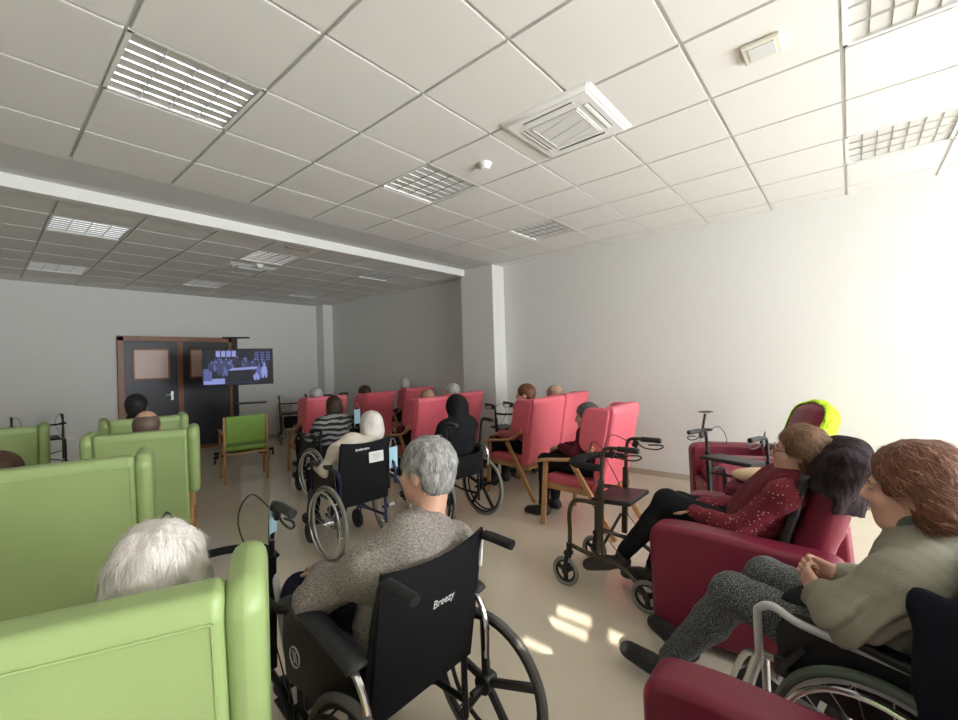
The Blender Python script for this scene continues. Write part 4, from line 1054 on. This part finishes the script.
w1 = person('auburn-haired woman in a grey-green sweater in a wheelchair, hands clasped', (1.77, -.12, 0), -23, J, SAGE, SPECK, SHOE, 'puffy', H_AUB, SKIN, .0062, True, 1.14, folds=(.004, 38),
            clo=.0075, hairvox=.006, hairw=(.004, 60), topsdf=folds_w1, w=1.22, legw=1.02, hstr=dict(mats=[H_AUB2, H_AUB3, H_AUB3], n=12000, L=.055, seed=5, flow=(0, -.95, -.2), lift=.12, w=.0009))
s = SDF(); s.cap(J['nk'] + V(0, .006, -.01), J['nk'] + V(-.010, .026, .050), .086, .074, k=.02); s.mesh('turtleneck_collar', .0065, mat('grey_green_knit', (.10, .105, .095), .95, bump=(150, .4)), w1, 1)
def eyes(J, t, glasses=False, brow=None):
    Hh, A = J['hd'], frame(*J['look']); P = lambda x, y, z: Hh + V(x, y, z) @ A
    for q in (-1, 1):
        e = MB().sphere(P(.031 * q, .0775, .007), .0112, 14).build('eye', mat('eye_white', (.30, .26, .24), .35), t)
        MB().sphere(P(.0318 * q, .0848, .007), .0055, 10).build('iris', mat('dark_iris', (.03, .018, .012), .2), e)
        b = MB().tube([P(.014 * q, .093, .028), P(.030 * q, .094, .033), P(.047 * q, .082, .027)], [.002, .003, .0015], 6); b.build('eyebrow', brow, t)
        s = MB().tube([P(.018 * q, .0875, .0125), P(.031 * q, .0900, .0140), P(.044 * q, .0820, .0115)], .0034, 6); s.build('eyelid', SKIN, t)
    m = MB().tube([P(-.020, .093, -.0625), P(-.008, .0985, -.061), P(0, .099, -.0625), P(.008, .0985, -.061), P(.020, .093, -.0625)], [.001, .0026, .003, .0026, .001], 6); m.build('lips', mat('lip', (.36, .13, .11), .45), t)
    if glasses:
        g = MB()
        for q in (-1, 1):
            pts = [P(.033 * q + .021 * math.cos(a), .106 - .006 * abs(math.cos(a)), .004 + .017 * math.sin(a)) for a in np.linspace(0, 2 * math.pi, 18, endpoint=False)]
            g.tube(pts, .0018, 6, closed=True); g.tube([P(.054 * q, .101, .008), P(.073 * q, .06, .008), P(.080 * q, -.01, .004)], .0017, 6)
        g.tube([P(-.012, .107, .008), P(.012, .107, .008)], .0017, 6); return g
eyes(J, w1, brow=H_AUB)
# navy coat over the back of her wheelchair
def coat_sdf(s, g):
    s.rbox((0, -.30, .66), (.245, .075, .25), np.array([[1, 0, 0], [0, .99, .1], [0, -.1, .99]]), .06, .04, g=g); s.cap((-.20, -.27, .91), (.20, -.27, .91), .060, k=.05, g=g); s.cap((-.27, -.25, .80), (-.30, -.28, .42), .05, .065, k=.05, g=g); s.rbox((-.305, -.24, .60), (.03, .12, .31), None, .03, .05, g=g); s.cap((-.20, -.27, .98), (-.30, -.22, .72), .065, .055, k=.05, g=g)
t = thing('coat', 'dark navy coat hanging over the back of the wheelchair at right edge', 'coat', (1.79, -.10, 0), -23)
s = SDF(); coat_sdf(s, .0); s.all(wob(.008, 28)); s.mesh('cloth', .011, cloth('dark_navy_coat', (.006, .007, .012)), t, 1)

# woman with glasses in the recliner
J = base_pose(pel=(0, .02, .535), ch=(-.03, -.06, .735), nk=(-.06, -.145, .885), hd=(-.085, -.145, 1.02), look=(14, 6, 0), sL=(-.21, -.13, .83), sR=(.13, -.13, .84),
              eL=(-.20, .06, .62), eR=(.22, .06, .64), wL=(-.13, .30, .645), wR=(.03, .30, .64), fL=(.35, 1, -.05), fR=(-.4, 1, 0), hL=(-.09, .05, .54), hR=(.09, .05, .54),
              kL=(-.08, .46, .625), kR=(.10, .44, .57), aL=(-.10, .73, .25), aR=(.04, .60, .14), tL=(-.16, .92, .16), tR=(.05, .76, .07))
sh_pose(J, (0, 0, -.035), UPPER + ('pel', 'hL', 'hR')); sh_pose(J, (.026, -.03, -.008), ('hd', 'nk')); J['footfree'] = True
w2 = person('woman with glasses and chestnut hair in a dotted red blouse, legs crossed', (2.74, .39, 0), 0, J, DOTS, BLK, BOOT, 'puffy', H_CHEST, SKIN, .007, True, 1.12, topname='dotted_blouse',
            clo=.008, folds=(.004, 42), hairvox=.007, hairw=(.005, 50), hstr=dict(mats=[H_CHEST, H_CH2, H_CHEST], n=7000, L=.06, seed=6, flow=(0, -.9, .0), lift=.2, w=.0011))
s = SDF(); torso(s, J, .021, 1.1); s.all(lambda P, D: np.maximum(D, np.abs(P[..., 0] + .03) - .165)); s.all(lambda P, D: np.maximum(D, .56 - P[..., 2])); s.all(wob(.004, 42))
s.mesh('vest', .009, mat('dark_red_knit', (.115, .008, .016), .95, bump=(130, .4)), w2, 1)
g = eyes(J, w2, True, H_CHEST); g.build('glasses', mat('spectacle_frame', (.06, .03, .02), .3), w2)
ro, rup, rfw, rA = rec_frame
# black jacket pinned behind her
t = thing('jacket', 'black leather jacket hanging beside the woman with glasses, under the throw', 'jacket', (2.74, .39, 0), 0); t.scale.z = .95
s = SDF(); s.rbox(ro + rup * .36 + rfw * .115 + V(-.17, 0, 0), (.075, .022, .26), rA, .015, .02); s.all(wob(.004, 45)); s.mesh('cloth', .009, mat('black_leather', (.012, .011, .013), .4), t, 1)
# cream hat and bag on the far arm of her recliner
t = thing('handbag', 'burgundy patterned bag lying on the recliner arm beyond the woman', 'bag', (3.065, .39, .60))
s = SDF(); s.rbox((0, .02, .055), (.11, .20, .05), None, .045, .03); s.all(wob(.006, 35)); s.mesh('body', .010, dots_mat('patterned_wine', (.12, .012, .03), (.5, .4, .38), 40, .10), t, 1)
MB().tube(cr([(-.06, -.10, .09), (-.12, -.08, .05), (-.12, .08, .05), (-.06, .10, .09)]), .008, 8).build('strap', WINE, t)
t = thing('hat', 'cream felt hat lying on the burgundy bag', 'hat', (3.065, .42, .70))
s = SDF(); s.ell((0, 0, .045), (.10, .165, .046), k=.02); s.all(wob(.004, 30)); s.mesh('crown', .009, mat('cream_felt', (.62, .47, .30), .9, bump=(60, .4)), t, 1)
# handbag lying on the grey-green woman's lap
t = thing('lap_bag', 'black bag on the lap of the woman in the grey-green sweater', 'bag', (1.77, -.12, 0), -23)
s = SDF(); s.rbox((.02, .20, .675 - .045), (.16, .10, .028), np.array([[1, 0, 0], [0, .97, .22], [0, -.22, .97]]), .025, .02); s.mesh('body', .010, BLACKFAB, t, 1)
